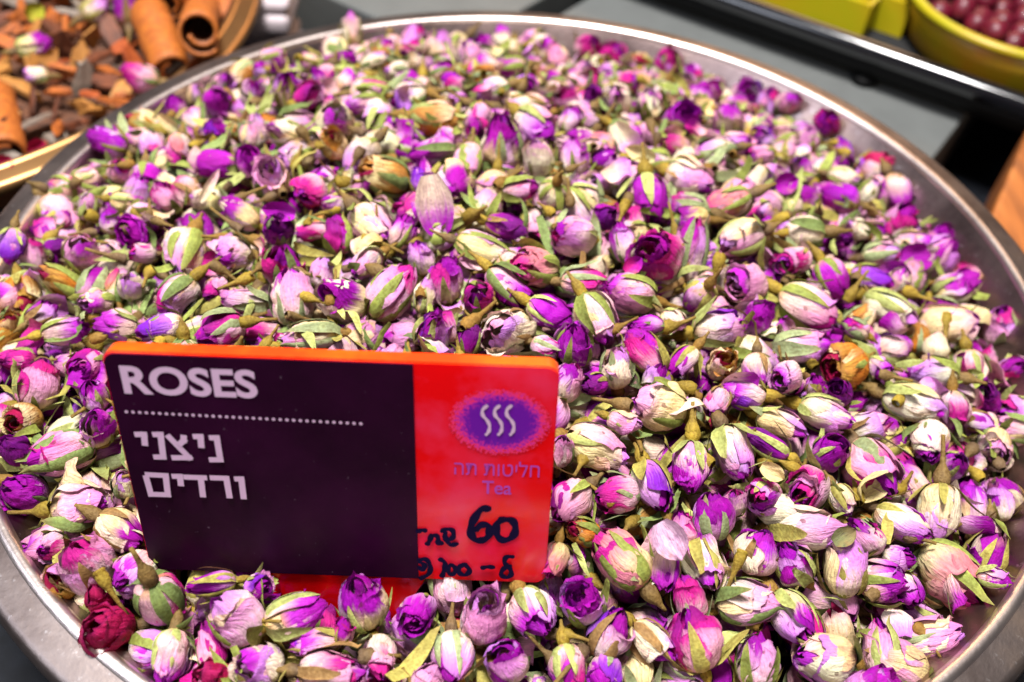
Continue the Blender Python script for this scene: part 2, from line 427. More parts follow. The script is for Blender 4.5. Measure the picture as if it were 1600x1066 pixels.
# ================================================================== PRICE SIGN
SY, SL, SR = math.radians(2.1245), math.radians(16.155), math.radians(1.745)
SW, SH = 0.55, 0.355
SC = np.array([-0.21655, -0.67373, 0.18960])
X0 = np.array([math.cos(SY), math.sin(SY), 0]); Y0 = np.array([0, 0, 1.0]); N0 = np.cross(X0, Y0)
Yl = math.cos(SL)*Y0-math.sin(SL)*N0; SN = np.cross(X0, Yl)
SX = math.cos(SR)*X0+math.sin(SR)*Yl; SYv = -math.sin(SR)*X0+math.cos(SR)*Yl
def sgn(px, py):                                 # picture point -> the sign's own plane
    d = ray(px, py); t = ((SC-CAM) @ SN)/(d @ SN); P = CAM+d*t-SC
    return np.array([P @ SX, P @ SYv])
SM = Matrix(((SX[0], SYv[0], SN[0], SC[0]*S), (SX[1], SYv[1], SN[1], SC[1]*S), (SX[2], SYv[2], SN[2], SC[2]*S), (0, 0, 0, 1)))
sign = empty('price_sign', (0, 0, 0)); sign.matrix_world = SM
tag(sign, 'red and black acrylic price sign reading ROSES stuck in the rosebuds', 'sign')

def acrylic(name, a, b_, rough=0.18):
    m, nt, b = mat_new(name); tc = N(nt, 'ShaderNodeTexCoord')
    n = noise(nt, 45, 4, 0.6, tc.outputs['Object'])
    r = ramp(nt, [(0.42, a), (0.68, b_)]); nt.links.new(n.outputs[0], r.inputs[0])
    nt.links.new(r.outputs[0], b.inputs['Base Color']); b.inputs['Roughness'].default_value = rough
    tr = N(nt, 'ShaderNodeBsdfTranslucent'); nt.links.new(r.outputs[0], tr.inputs['Color'])
    mx = N(nt, 'ShaderNodeMixShader'); mx.inputs[0].default_value = 0.25
    nt.links.new(b.outputs[0], mx.inputs[1]); nt.links.new(tr.outputs[0], mx.inputs[2])
    nt.links.new(mx.outputs[0], nt.nodes['Material Output'].inputs['Surface'])
    return m
M_RED = acrylic('red_acrylic', (0.95, 0.003, 0.006), (0.95, 0.035, 0.11))
M_REDF = acrylic('red_acrylic_foot', (0.90, 0.002, 0.004), (0.92, 0.006, 0.006))
M_EDGE = acrylic('sawn_acrylic_edge', (0.95, 0.055, 0.004), (0.95, 0.13, 0.004), 0.35)
def rrect(x0, x1, y0, y1, r, seg=10):
    P = []
    for cx, cy, a0 in ((x1-r, y1-r, 0), (x0+r, y1-r, 90), (x0+r, y0+r, 180), (x1-r, y0+r, 270)):
        for a in np.linspace(a0, a0+90, seg): P.append((cx+r*math.cos(math.radians(a)), cy+r*math.sin(math.radians(a))))
    return P
TH = 0.0235
def slab(name, P, z0, z1, mat, parent, bev=0.0):
    bm = bmesh.new()
    f = bm.faces.new([bm.verts.new((x*S, y*S, z0*S)) for x, y in P])
    r = bmesh.ops.extrude_face_region(bm, geom=[f])
    bmesh.ops.translate(bm, verts=[v for v in r['geom'] if isinstance(v, bmesh.types.BMVert)], vec=(0, 0, (z1-z0)*S))
    bmesh.ops.recalc_face_normals(bm, faces=bm.faces)
    if bev:
        es = [e for e in bm.edges if abs(e.verts[0].co.z-e.verts[1].co.z) < 1e-7]
        bmesh.ops.bevel(bm, geom=es, offset=bev*S, segments=2, affect='EDGES')
    return bm, bm_obj(name, bm, mat, parent)
hw, hh = SW/2, SH/2
_, board = slab('board', rrect(-hw, hw, -hh, hh, 0.016), -TH, 0.0, [M_RED, M_EDGE], sign, 0.0015)
for p in board.data.polygons:                    # the sawn rim of the plate is orange
    if abs(p.normal.z) < 0.4: p.material_index = 1
foot_p = [(-0.122, -hh-0.0005), (0.108, -hh-0.0005), (0.104, -hh-0.012), (0.060, -hh-0.10), (0.02, -hh-0.16), (-0.06, -hh-0.16), (-0.10, -hh-0.10), (-0.118, -hh-0.02)]
slab('foot', foot_p, -TH*0.9, -TH*0.12, M_REDF, sign, 0.0015)
# black label panel, glued on the plate
def black_mat():
    m, nt, b = mat_new('black_vinyl'); tc = N(nt, 'ShaderNodeTexCoord')
    n = noise(nt, 30, 4, 0.6, tc.outputs['Object']); n2 = noise(nt, 700, 2, 0.5, tc.outputs['Object']); n3 = noise(nt, 1500, 1, 0.5, tc.outputs['Object'])
    r = ramp(nt, [(0.3, (0.009, 0.0006, 0.007)), (0.7, (0.026, 0.0018, 0.020))]); nt.links.new(n.outputs[0], r.inputs[0])
    d = ramp(nt, [(0.73, (0, 0, 0)), (0.78, (1, 1, 1))]); nt.links.new(n2.outputs[0], d.inputs[0])
    c = mix_c(nt, math_n(nt, 'MULTIPLY', d.outputs[0], 0.25), r.outputs[0], (0.30, 0.22, 0.30))
    nt.links.new(c, b.inputs['Base Color']); b.inputs['Roughness'].default_value = 0.42
    b.inputs['Specular IOR Level'].default_value = 0.12
    bump(nt, b, n3.outputs[0], 0.08, 0.0003)
    return m
M_VINYL = black_mat()
xs = sgn(650, 735)[0]
P = [p for p in rrect(-hw+0.002, xs, -hh+0.003, hh-0.003, 0.015) ]
P = [(xs, hh-0.003)] + [p for p in P if p[0] < xs-0.02] + [(xs, -hh+0.003)]
slab('label_panel', P, 0.0005, 0.0016, M_VINYL, sign)
ZP, ZR = 0.0022, 0.0008                          # lettering heights on the panel and on the plate
M_INK = plain('pale_pink_print', (0.62, 0.42, 0.60), 0.5, var=0.08, scale=300)
M_MAUVE = plain('mauve_print', (0.42, 0.05, 0.42), 0.5, var=0.2, scale=500)
M_MARK = plain('marker_ink', (0.004, 0.002, 0.026), 0.75, var=0.5, scale=200)
M_MARK.node_tree.nodes['Principled BSDF'].inputs['Specular IOR Level'].default_value = 0.1

def flat_text(name, body, box, z, mat, off=0.0, parent=sign, shear=0.0):
    cu = bpy.data.curves.new(name, 'FONT'); cu.body = body; cu.offset = off; cu.resolution_u = 6
    t = bpy.data.objects.new(name, cu); COL.objects.link(t)
    dg = bpy.context.evaluated_depsgraph_get()
    me = bpy.data.meshes.new_from_object(t.evaluated_get(dg)); me.name = name
    bpy.data.objects.remove(t)
    co = np.empty(len(me.vertices)*3); me.vertices.foreach_get('co', co); co = co.reshape(-1, 3)
    mn, mx = co.min(0), co.max(0)
    (x0, y0), (x1, y1) = box
    u = (co[:, 0]-mn[0])/(mx[0]-mn[0]); v = (co[:, 1]-mn[1])/(mx[1]-mn[1])
    co[:, 0] = (x0+(x1-x0)*u+shear*(y1-y0)*v)*S; co[:, 1] = (y0+(y1-y0)*v)*S; co[:, 2] = z*S
    me.vertices.foreach_set('co', co.ravel()); me.materials.clear(); me.materials.append(mat); me.update()
    o = bpy.data.objects.new(name, me); COL.objects.link(o); o.parent = parent
    return o
def tb(xl, yb, xr, yt, xl2=None):               # box from bottom-left and top-right picture points
    a = sgn(xl, yb); b_ = sgn(xr, yt); return (a[0], a[1]), (b_[0], b_[1])
flat_text('title_lettering', 'ROSES', tb(196, 614, 399, 577), ZP, M_INK, 0.030)
def strokes(name, polys, z, mat, parent=sign):
    """filled letter pieces, each a convex polygon or quad list in sign coordinates"""
    V = []; F = []
    for k, P in enumerate(polys):
        F.append(list(range(len(V), len(V)+len(P))))
        V += [(x*S, y*S, (z+0.00012*k)*S) for x, y in P]
    bm = bmesh.new(); vs = [bm.verts.new(v) for v in V]
    for f in F: bm.faces.new([vs[i] for i in f])
    bmesh.ops.recalc_face_normals(bm, faces=bm.faces)
    for f in bm.faces:
        if f.normal.z < 0: f.normal_flip()
    return bm_obj(name, bm, mat, parent)
def ribbon(name, lines, wid, z, mat, parent=sign, smooth=6):
    V = []; F = []
    for k, L in enumerate(lines):
        L = np.array(L, float); pts = []
        Q = np.vstack([2*L[0]-L[1], L, 2*L[-1]-L[-2]])
        for i in range(1, len(Q)-2):
            for t in np.linspace(0, 1, smooth, endpoint=False):
                a, b_, c, d = Q[i-1], Q[i], Q[i+1], Q[i+2]
                pts.append(0.5*((2*b_)+(c-a)*t+(2*a-5*b_+4*c-d)*t*t+(3*b_-a-3*c+d)*t**3))
        pts.append(Q[-2]); pts = np.array(pts)
        tg = np.gradient(pts, axis=0); tg /= np.linalg.norm(tg, axis=1)[:, None]+1e-9
        nn = np.stack([-tg[:, 1], tg[:, 0]], 1)
        wv = wid*(1+0.18*np.sin(np.arange(len(pts))*0.7+k*2))[:, None]/2
        pts = np.vstack([pts[0]-tg[0]*wid*0.35, pts, pts[-1]+tg[-1]*wid*0.35])
        nn = np.vstack([nn[0], nn, nn[-1]]); wv = np.vstack([wv[0]*0.5, wv, wv[-1]*0.5])
        a = pts+nn*wv; b_ = pts-nn*wv; o0 = len(V)
        for i in range(len(pts)):
            zz = (z+0.0001*k+0.000002*i)*S
            V += [(a[i, 0]*S, a[i, 1]*S, zz), (b_[i, 0]*S, b_[i, 1]*S, zz)]
        F += [(o0+2*i+1, o0+2*i+3, o0+2*i+2, o0+2*i) for i in range(len(pts)-1)]
    return mesh_obj(name, V, F, mat, parent, smooth=False)
def sp(pts, ox, oy, k): return [sgn(ox+x/k, oy+y/k) for x, y in pts]

# Hebrew words as blocky strokes traced in the sign's plane (crops at 5x and at 2.3175x of the photograph)
def quad_line(pts, wd):                          # thick polyline with square ends -> list of quads
    out = []
    for a, b_ in zip(pts[:-1], pts[1:]):
        a = np.array(a); b_ = np.array(b_); t = (b_-a)/np.linalg.norm(b_-a); n_ = np.array([-t[1], t[0]])*wd/2
        i0 = len(out); a2 = a-t*wd*0.5*(i0 > 0); b2 = b_+t*wd*0.5*(i0 < len(pts)-2)
        out.append([a2+n_, a2-n_, b2-n_, b2+n_])
    return out
LW = 0.0080
def hletters(spec):
    q = []
    for pts in spec: q += quad_line([sgn(100+x/2.3175, 500+y/2.3175) for x, y in pts], LW)
    return q
row1 = [[(257, 411), (292, 411), (296, 452)],                                   # yod
        [(322, 411), (352, 411), (362, 492), (326, 492)],                       # nun
        [(378, 414), (424, 460)], [(432, 414), (428, 434), (408, 448)], [(436, 466), (452, 494), (394, 494)],   # tsadi
        [(469, 417), (497, 417), (501, 458)],                                   # yod
        [(528, 421), (556, 421), (569, 500), (528, 500)]]                       # nun
row1[2] = [(376, 412), (456, 494), (392, 494)]; row1[3] = [(436, 412), (436, 432), (418, 448)]; row1.pop(4)
row2 = [[(297, 553), (372, 557), (380, 626), (319, 624), (300, 556)],           # final mem
        [(394, 559), (424, 559), (428, 594)],                                   # yod
        [(437, 561), (522, 564)], [(499, 563), (508, 634)],                     # dalet
        [(532, 563), (592, 565), (604, 637)],                                   # resh
        [(620, 567), (646, 567), (655, 640)]]                                   # vav
strokes('name_lettering', hletters(row1)+hletters(row2), ZP, M_INK)
dots = []
for i in range(36):
    t = i/35; c = sgn(198.5+(565-198.5)*t, 642+(657.5-642)*t)
    dots.append([c+0.0023*np.array([math.cos(a), math.sin(a)]) for a in np.linspace(0, 2*math.pi, 8, endpoint=False)])
strokes('dotted_line', dots, ZP, M_INK)

# purple steam badge with a sprayed edge
def badge_mat():
    m, nt, b = mat_new('purple_badge'); tc = N(nt, 'ShaderNodeTexCoord')
    at_ = N(nt, 'ShaderNodeAttribute', attribute_name='edge')
    n = noise(nt, 1500, 2, 0.7, tc.outputs['Object'])
    f = math_n(nt, 'ADD', at_.outputs['Fac'], math_n(nt, 'MULTIPLY', math_n(nt, 'SUBTRACT', n.outputs[0], 0.5), 0.75))
    r = ramp(nt, [(0.66, (0.14, 0.004, 0.33)), (0.76, (0.50, 0.02, 0.34)), (0.9, (0.93, 0.03, 0.10))]); nt.links.new(f, r.inputs[0])
    nt.links.new(r.outputs[0], b.inputs['Base Color']); b.inputs['Roughness'].default_value = 0.35
    a2 = ramp(nt, [(0.90, (1, 1, 1)), (1.0, (0, 0, 0))]); nt.links.new(f, a2.inputs[0]); nt.links.new(a2.outputs[0], b.inputs['Alpha'])
    return m
bc = sgn(781, 660); bx = (sgn(862, 660)-bc)[0]; by = abs((sgn(781, 606)-bc)[1])
nr, na = 14, 64; V = []; E = []
for i in range(nr):
    for j in range(na):
        r = i/(nr-1); a = 2*math.pi*j/na
        V.append(((bc[0]+bx*r*math.cos(a))*S, (bc[1]+by*r*math.sin(a))*S, ZR*S)); E.append(r)
mesh_obj('steam_badge', V, grid_faces(nr, na, 0, True), badge_mat(), sign, {'edge': np.array(E)}, smooth=False)
badge = sign.children[-1]
wl = []
for x0 in (0, 57, 112):
    wl.append(sp([(358+x0, 216), (338+x0, 236), (340+x0, 262), (360+x0, 285), (370+x0, 310), (366+x0, 335), (354+x0, 350)], 640, 560, 2.96))
bo = [o for o in sign.children if o.name.startswith('steam_badge')][0]
for L in wl: ribbon('steam_line', [L], 0.0042, ZR+0.0009, M_INK, bo)
flat_text('category_lettering', 'הת תוטילח', tb(710, 741, 844, 722), ZR+0.0002, M_MAUVE, 0.0)
flat_text('tea_lettering', 'Tea', tb(753, 771, 800, 752), ZR+0.0002, M_MAUVE, 0.012)
k = 2.96
mk = [sp([(366, 692), (330, 698), (296, 745), (282, 795), (300, 834), (338, 838), (368, 815), (366, 775), (335, 768), (305, 790)], 640, 560, k),
      sp([(430, 742), (402, 768), (404, 812), (432, 838), (474, 824), (490, 785), (474, 748), (432, 742)], 640, 560, k)]
ribbon('price_handwriting', mk, 0.0105, ZR+0.0004, M_MARK)
mk = [sp([(38, 797), (56, 790), (75, 792)], 640, 560, k), sp([(82, 855), (95, 835), (100, 812)], 640, 560, k), sp([(102, 815), (126, 816), (134, 835), (132, 852), (150, 848)], 640, 560, k),
      sp([(150, 795), (170, 785), (198, 790), (204, 815), (188, 832), (166, 822), (166, 800)], 640, 560, k), sp([(166, 828), (190, 856), (220, 852)], 640, 560, k),
      sp([(44, 925), (78, 925), (96, 955), (90, 990), (52, 1012)], 640, 560, k), sp([(46, 960), (64, 972), (70, 950), (48, 935)], 640, 560, k),
      sp([(142, 922), (164, 940), (162, 970), (150, 1002)], 640, 560, k),
      sp([(192, 948), (178, 965), (186, 990), (206, 988), (214, 965), (196, 948)], 640, 560, k),
      sp([(250, 945), (230, 962), (234, 988), (262, 994), (278, 972), (254, 945)], 640, 560, k),
      sp([(336, 962), (360, 957), (388, 959)], 640, 560, k),
      sp([(478, 910), (448, 912), (440, 938), (464, 965), (470, 992), (448, 1006), (424, 992), (436, 965), (466, 952)], 640, 560, k)]
ribbon('weight_handwriting', mk, 0.0072, ZR+0.0014, M_MARK)

# ================================================================== ROSEBUDS
BUDS = """166,222,160,64,42,v,
138,280,20,55,36,c,
190,266,60,46,38,p,F
238,226,-70,46,42,p,
279,238,-100,52,42,q,
138,322,70,46,32,c,G
200,316,-10,52,32,b,
260,308,130,56,42,m,G
174,344,100,42,32,v,
208,364,200,56,46,v,F
100,342,60,30,22,m,
18,386,262,60,36,l,
54,398,95,60,46,p,
130,395,90,60,54,c,G
88,385,0,34,26,d,
335,260,180,68,42,v,
338,208,100,52,42,l,
398,206,92,56,42,c,
446,210,150,60,48,w,G
394,252,100,52,46,v,
424,280,120,66,64,c,F
484,302,230,58,52,m,
524,192,90,62,58,c,
524,226,80,46,44,o,FS
600,275,160,80,62,o,G
372,334,150,72,42,b,
436,354,90,52,48,d,G
582,354,-50,80,66,c,
531,366,92,62,46,m,G
488,362,190,56,34,m,
520,322,170,44,36,p,G
628,362,60,60,40,v,
362,398,180,56,46,p,G
680,188,-10,78,52,o,G
745,190,260,52,46,p,
784,222,92,68,66,b,GS
838,200,-40,76,60,p,
842,246,100,58,48,w,
896,246,95,64,48,l,
674,240,190,76,44,v,G
661,278,95,62,42,l,
715,286,265,64,60,b,
814,298,0,58,40,m,G
862,306,250,46,44,c,B
896,370,170,68,56,p,
792,358,-20,70,40,d,
755,387,-15,90,46,c,GS
948,338,40,44,40,d,
946,250,10,42,36,v,G
972,378,100,66,36,v,G
980,208,-30,60,40,l,
1068,182,60,62,56,v,F
1012,312,-85,80,62,v,GS
1080,280,-20,78,62,w,
1134,322,205,82,54,q,
1118,236,190,64,38,b,G
1150,226,20,52,44,l,
1190,216,120,42,36,l,
1188,246,190,42,36,p,
1256,264,100,40,34,l,
1222,276,90,40,34,w,
1075,394,75,112,60,p,G
1028,398,130,82,76,m,F
1155,374,200,76,60,c,G
1252,362,180,68,50,w,G
1292,192,90,44,40,m,
1316,236,95,48,36,l,
1372,262,20,56,42,r,
1318,276,-10,48,28,w,
1312,308,160,62,44,v,
1356,298,60,44,34,w,G
1406,342,60,64,50,m,G
1338,358,150,40,34,w,
1428,382,20,66,46,c,
1478,376,60,52,44,v,
1310,374,0,44,36,d,
34,462,-80,62,50,o,
96,440,150,76,46,o,G
66,492,30,52,32,v,G
14,505,100,46,40,o,G
104,516,10,72,44,b,S
150,476,190,54,46,c,G
180,510,175,68,48,l,
250,514,190,74,50,l,G
275,462,225,74,54,p,GS
204,446,100,46,40,w,
290,397,250,80,66,c,G
222,398,180,40,32,p,
26,561,180,56,40,m,
134,572,200,58,50,m,F
345,518,205,78,55,m,G
382,472,175,84,40,p,G
337,454,240,42,36,m,
440,414,95,72,58,m,G
454,464,100,90,66,c,
504,428,70,52,38,c,
532,468,150,80,66,b,
572,412,215,52,46,c,S
613,456,55,102,66,p,GS
484,525,185,106,50,c,G
658,402,100,56,42,l,
698,436,95,68,56,g,GS
664,462,80,56,32,c,
748,464,90,54,52,m,G
797,452,-45,92,52,g,
834,418,170,74,66,q,G
914,440,0,76,44,p,GS
860,492,-30,80,52,v,
786,520,190,84,78,w,
738,528,80,50,36,d,
676,518,80,68,60,l,G
898,540,90,68,58,v,G
932,498,-60,88,56,c,G
852,542,-20,46,34,m,G
888,596,70,68,52,p,
962,572,95,62,52,c,GS
984,456,160,80,64,p,GS
1161,443,185,74,64,c,F
1234,408,200,74,54,p,F
1126,513,10,84,60,l,GS
1186,496,60,58,50,v,
1262,480,-30,98,62,p,G
1253,543,0,88,58,p,GS
1068,567,-130,60,42,v,G
1183,582,-90,62,42,l,
1006,548,130,88,54,g,
1008,510,180,68,32,v,
1052,502,-40,44,32,w,
1092,464,230,52,48,g,BS
1226,592,190,48,46,p,F
1130,570,70,60,50,o,F
1300,436,-60,68,50,v,
1378,397,10,58,40,p,G
1364,434,-10,68,42,l,
1462,404,30,78,60,p,
1497,449,20,74,54,b,
1391,482,-25,88,52,w,G
1478,506,10,96,62,c,
1564,512,80,58,52,p,GS
1334,512,150,46,36,g,
1318,572,200,82,62,o,F
1456,582,170,76,54,l,
1516,580,-80,68,48,p,
1582,582,20,54,50,p,
1376,576,-30,44,36,l,
1406,440,60,46,36,w,
62,600,85,66,62,p,GS
32,660,200,56,52,o,F
95,710,200,102,72,p,G
148,618,100,50,42,v,G
152,670,110,56,52,b,
36,768,160,72,60,v,
126,788,10,82,66,c,S
194,756,90,44,38,w,G
26,702,120,52,44,d,
190,828,-30,80,60,b,
136,878,130,92,74,p,G
82,858,200,48,42,p,G
97,910,120,62,56,o,F
208,897,210,74,60,l,
252,937,-60,78,72,m,GBS
164,984,180,78,84,r,
266,1029,-100,88,64,l,
154,938,120,54,44,r,
332,1054,160,72,60,r,
330,914,190,78,40,v,G
409,916,0,64,42,l,F
364,970,150,98,76,c,G
464,961,20,98,66,b,G
330,1010,105,80,46,m,
401,1038,160,82,72,w,G
496,1006,185,84,44,l,G
518,1044,0,104,62,p,G
562,942,110,82,72,b,S
590,1030,-80,70,58,p,
537,982,80,44,36,m,
654,962,250,60,58,v,F
756,960,80,86,78,c,F
706,1032,-85,76,64,b,GS
832,957,-60,78,62,v,G
792,1032,100,70,66,v,
668,1062,60,66,50,c,
868,878,-100,58,44,q,
932,697,-15,102,68,c,
890,784,220,68,60,m,S
976,660,-20,54,40,c,
1026,634,160,82,70,c,GS
1078,730,-95,82,56,v,S
1148,708,-65,90,66,p,GS
1159,615,175,68,52,l,
1122,630,250,50,42,p,
1020,760,-70,80,62,l,G
962,772,170,66,56,m,GS
1024,592,60,50,40,l,
924,602,200,46,38,d,
878,702,80,54,44,c,
1292,648,-20,86,58,b,S
1222,662,-20,80,46,c,
1196,692,150,80,42,d,G
1300,704,30,58,54,v,G
1360,664,20,64,46,p,
1368,733,-50,102,78,p,G
1262,764,220,72,66,p,F
1191,776,200,62,58,p,G
1315,782,-60,52,38,c,G
1310,614,120,54,44,d,F
1235,597,250,48,46,p,F
1272,604,90,40,34,v,G
1110,806,95,78,60,v,G
1148,784,80,46,38,p,
1428,632,-20,92,60,w,
1488,642,-90,64,46,p,
1536,622,120,52,50,d,F
1580,643,190,56,48,p,
1452,690,-100,64,54,b,
1555,702,-100,70,60,c,F
1528,658,-10,48,34,v,G
1592,678,60,46,40,m,
1492,726,30,46,42,g,
1467,802,-95,92,66,w,S
1411,818,-30,88,62,b,
1519,792,90,78,46,b,
1560,784,95,62,42,l,
1543,838,-95,62,42,c,G
1495,900,-40,122,84,q,GS
1548,903,-10,50,34,v,G
1346,837,130,68,56,p,G
1381,909,0,80,62,v,G
1424,924,-60,54,44,v,
1404,872,0,50,40,l,
913,832,150,52,44,o,G
966,868,130,114,72,q,G
910,940,120,78,70,v,FG
956,993,60,84,66,l,G
1042,892,-90,68,44,v,
1098,890,-75,76,66,w,GS
1066,824,100,52,40,m,
1078,938,100,78,54,m,
1082,988,105,94,76,m,GS
1020,1005,-45,82,54,b,G
888,1046,-80,76,56,g,
946,1052,-100,58,52,l,
1168,941,0,98,72,c,G
1240,965,-50,88,66,b,G
1180,1030,90,84,60,p,G
1286,1034,175,94,80,w,G
1380,1018,95,94,66,p,G
1450,1000,15,112,60,c,
1312,878,95,88,76,w,GS
1262,832,0,108,66,w,GS
1237,880,130,70,58,v,G
1186,862,70,66,56,b,GS
340,160,60,44,40,v,
308,148,100,36,30,w,
396,144,95,44,38,p,
450,140,95,58,50,b,G
482,148,70,50,44,m,
498,122,110,40,22,v,
408,112,150,36,28,v,
566,158,190,68,32,l,G
551,46,92,56,30,w,
594,70,30,42,26,v,
540,90,10,38,30,v,
586,95,20,54,26,w,
646,62,70,48,38,p,
688,78,90,58,52,c,GS
732,86,100,48,30,c,
757,72,130,38,32,v,
786,64,110,52,34,b,
794,106,190,56,34,v,G
824,68,40,40,30,p,
862,88,120,62,34,p,G
638,150,190,58,42,b,
768,143,200,58,42,l,
824,138,80,44,40,b,
620,112,170,38,30,w,G
890,188,70,46,34,v,
838,164,-20,48,32,c,G
922,74,40,44,38,m,
957,90,80,58,48,p,
915,110,60,36,32,c,
1046,98,80,52,42,p,G
986,130,30,40,34,p,
965,156,90,52,50,w,G
926,150,100,38,34,d,
1018,164,90,52,44,c,GS
1166,150,60,56,50,l,F
1138,186,80,64,50,c,
1204,160,70,50,40,p,
1232,160,40,44,36,p,
1262,220,80,44,36,c,G
275,170,110,44,34,v,
350,130,60,40,34,p,G
710,130,170,44,34,m,G
690,112,20,40,30,g,
1080,120,110,46,36,p,
1110,145,60,44,36,m,
1000,100,150,42,34,o,
430,90,20,42,32,p,G
480,95,160,40,30,c,G"""
C_ = lambda *a: np.array(a, float)
CREAM = C_(0.88, 0.70, 0.33); WHITE = C_(0.91, 0.80, 0.53); PINK = C_(0.88, 0.52, 0.56); MAUVE = C_(0.76, 0.30, 0.56)
LILAC = C_(0.72, 0.27, 0.78); VIOL = C_(0.50, 0.025, 0.55); PURP = C_(0.36, 0.006, 0.36); MAG = C_(0.62, 0.018, 0.27)
DARKV = C_(0.16, 0.006, 0.19); TAN = C_(0.52, 0.26, 0.05); ORNG = C_(0.60, 0.20, 0.02); SALM = C_(0.72, 0.24, 0.26); CRIM = C_(0.36, 0.006, 0.06)
# petal kinds: base pigment, margin pigment, where the margin colour starts (0 base .. 1 margin), softness
PK = {'CR': (CREAM, PINK, 0.85, .30), 'CW': (WHITE, PINK, 1.0, .30), 'PK': (C_(.80, .62, .52), MAUVE, 0.60, .40), 'PP': (PINK, MAUVE, 0.5, .35),
      'LI': (WHITE, LILAC, 0.52, .35), 'LV': (C_(.88, .58, .52), VIOL, 0.60, .25), 'VI': (C_(.78, .40, .66), PURP, 0.38, .30), 'V2': (VIOL, PURP, 0.45, .30), 'V3': (LILAC, C_(.24, .02, .52), 0.40, .35), 'MA': (PINK, MAG, 0.45, .3),
      'M2': (MAG, C_(.30, .01, .22), 0.6, .3), 'CV': (CREAM, PURP, 0.55, .16), 'DV': (PURP, DARKV, 0.4, .35), 'TA': (TAN, CREAM, 0.7, .3), 'OR': (ORNG, TAN, 0.6, .3),
      'SA': (CREAM, SALM, 0.40, .3), 'SM': (SALM, MAG, 0.65, .3), 'CM': (CRIM, C_(.5, .02, .12), 0.6, .4), 'CO': (C_(.55, .12, .04), CRIM, .4, .3)}
TONE = {'c': 'CR CR CW PK PK PP', 'p': 'PK PK PP PP LI MA', 'l': 'LI LI LV PK V3', 'v': 'VI VI V2 LV LI', 'm': 'MA MA M2 PP MA', 'b': 'CV CV LI CW LV',
        'o': 'OR TA TA CR OR', 'q': 'SA SM SA PK', 'r': 'CM CO CM CO', 'w': 'CW CW CW CR LI', 'g': 'LV VI LI MA', 'd': 'DV DV V2'}
INNER = {'c': 'PP LI LV', 'p': 'LV MA VI', 'l': 'VI LV V2', 'v': 'V2 V2', 'm': 'M2 V2', 'b': 'VI V2 LV', 'o': 'OR CO', 'q': 'MA SM', 'r': 'CM', 'w': 'LI PP LV', 'g': 'V2 VI', 'd': 'DV'}

def wav(r, n, fmax):
    f = r.uniform(0.5, fmax, n); p = r.uniform(0, 6.28, n); a = r.normal(0, 1, n)/(0.6+f)
    return lambda x: sum(ai*np.sin(fi*x+pi) for ai, fi, pi in zip(a, f, p))
def profile(t, tip):
    t = np.clip(t, 0, 1.15)
    lo = np.sqrt(np.maximum(0.0, 1-(1-np.clip(t/0.40, 0, 1))**2))
    h = np.clip((t-0.40)/0.60, 0, 1.2)
    hi = tip+(1-tip)*np.cos(np.clip(np.pi/2*h**1.25, 0, np.pi/2))**0.85
    return 0.5*np.where(t < 0.40, 0.10+0.90*lo, hi)

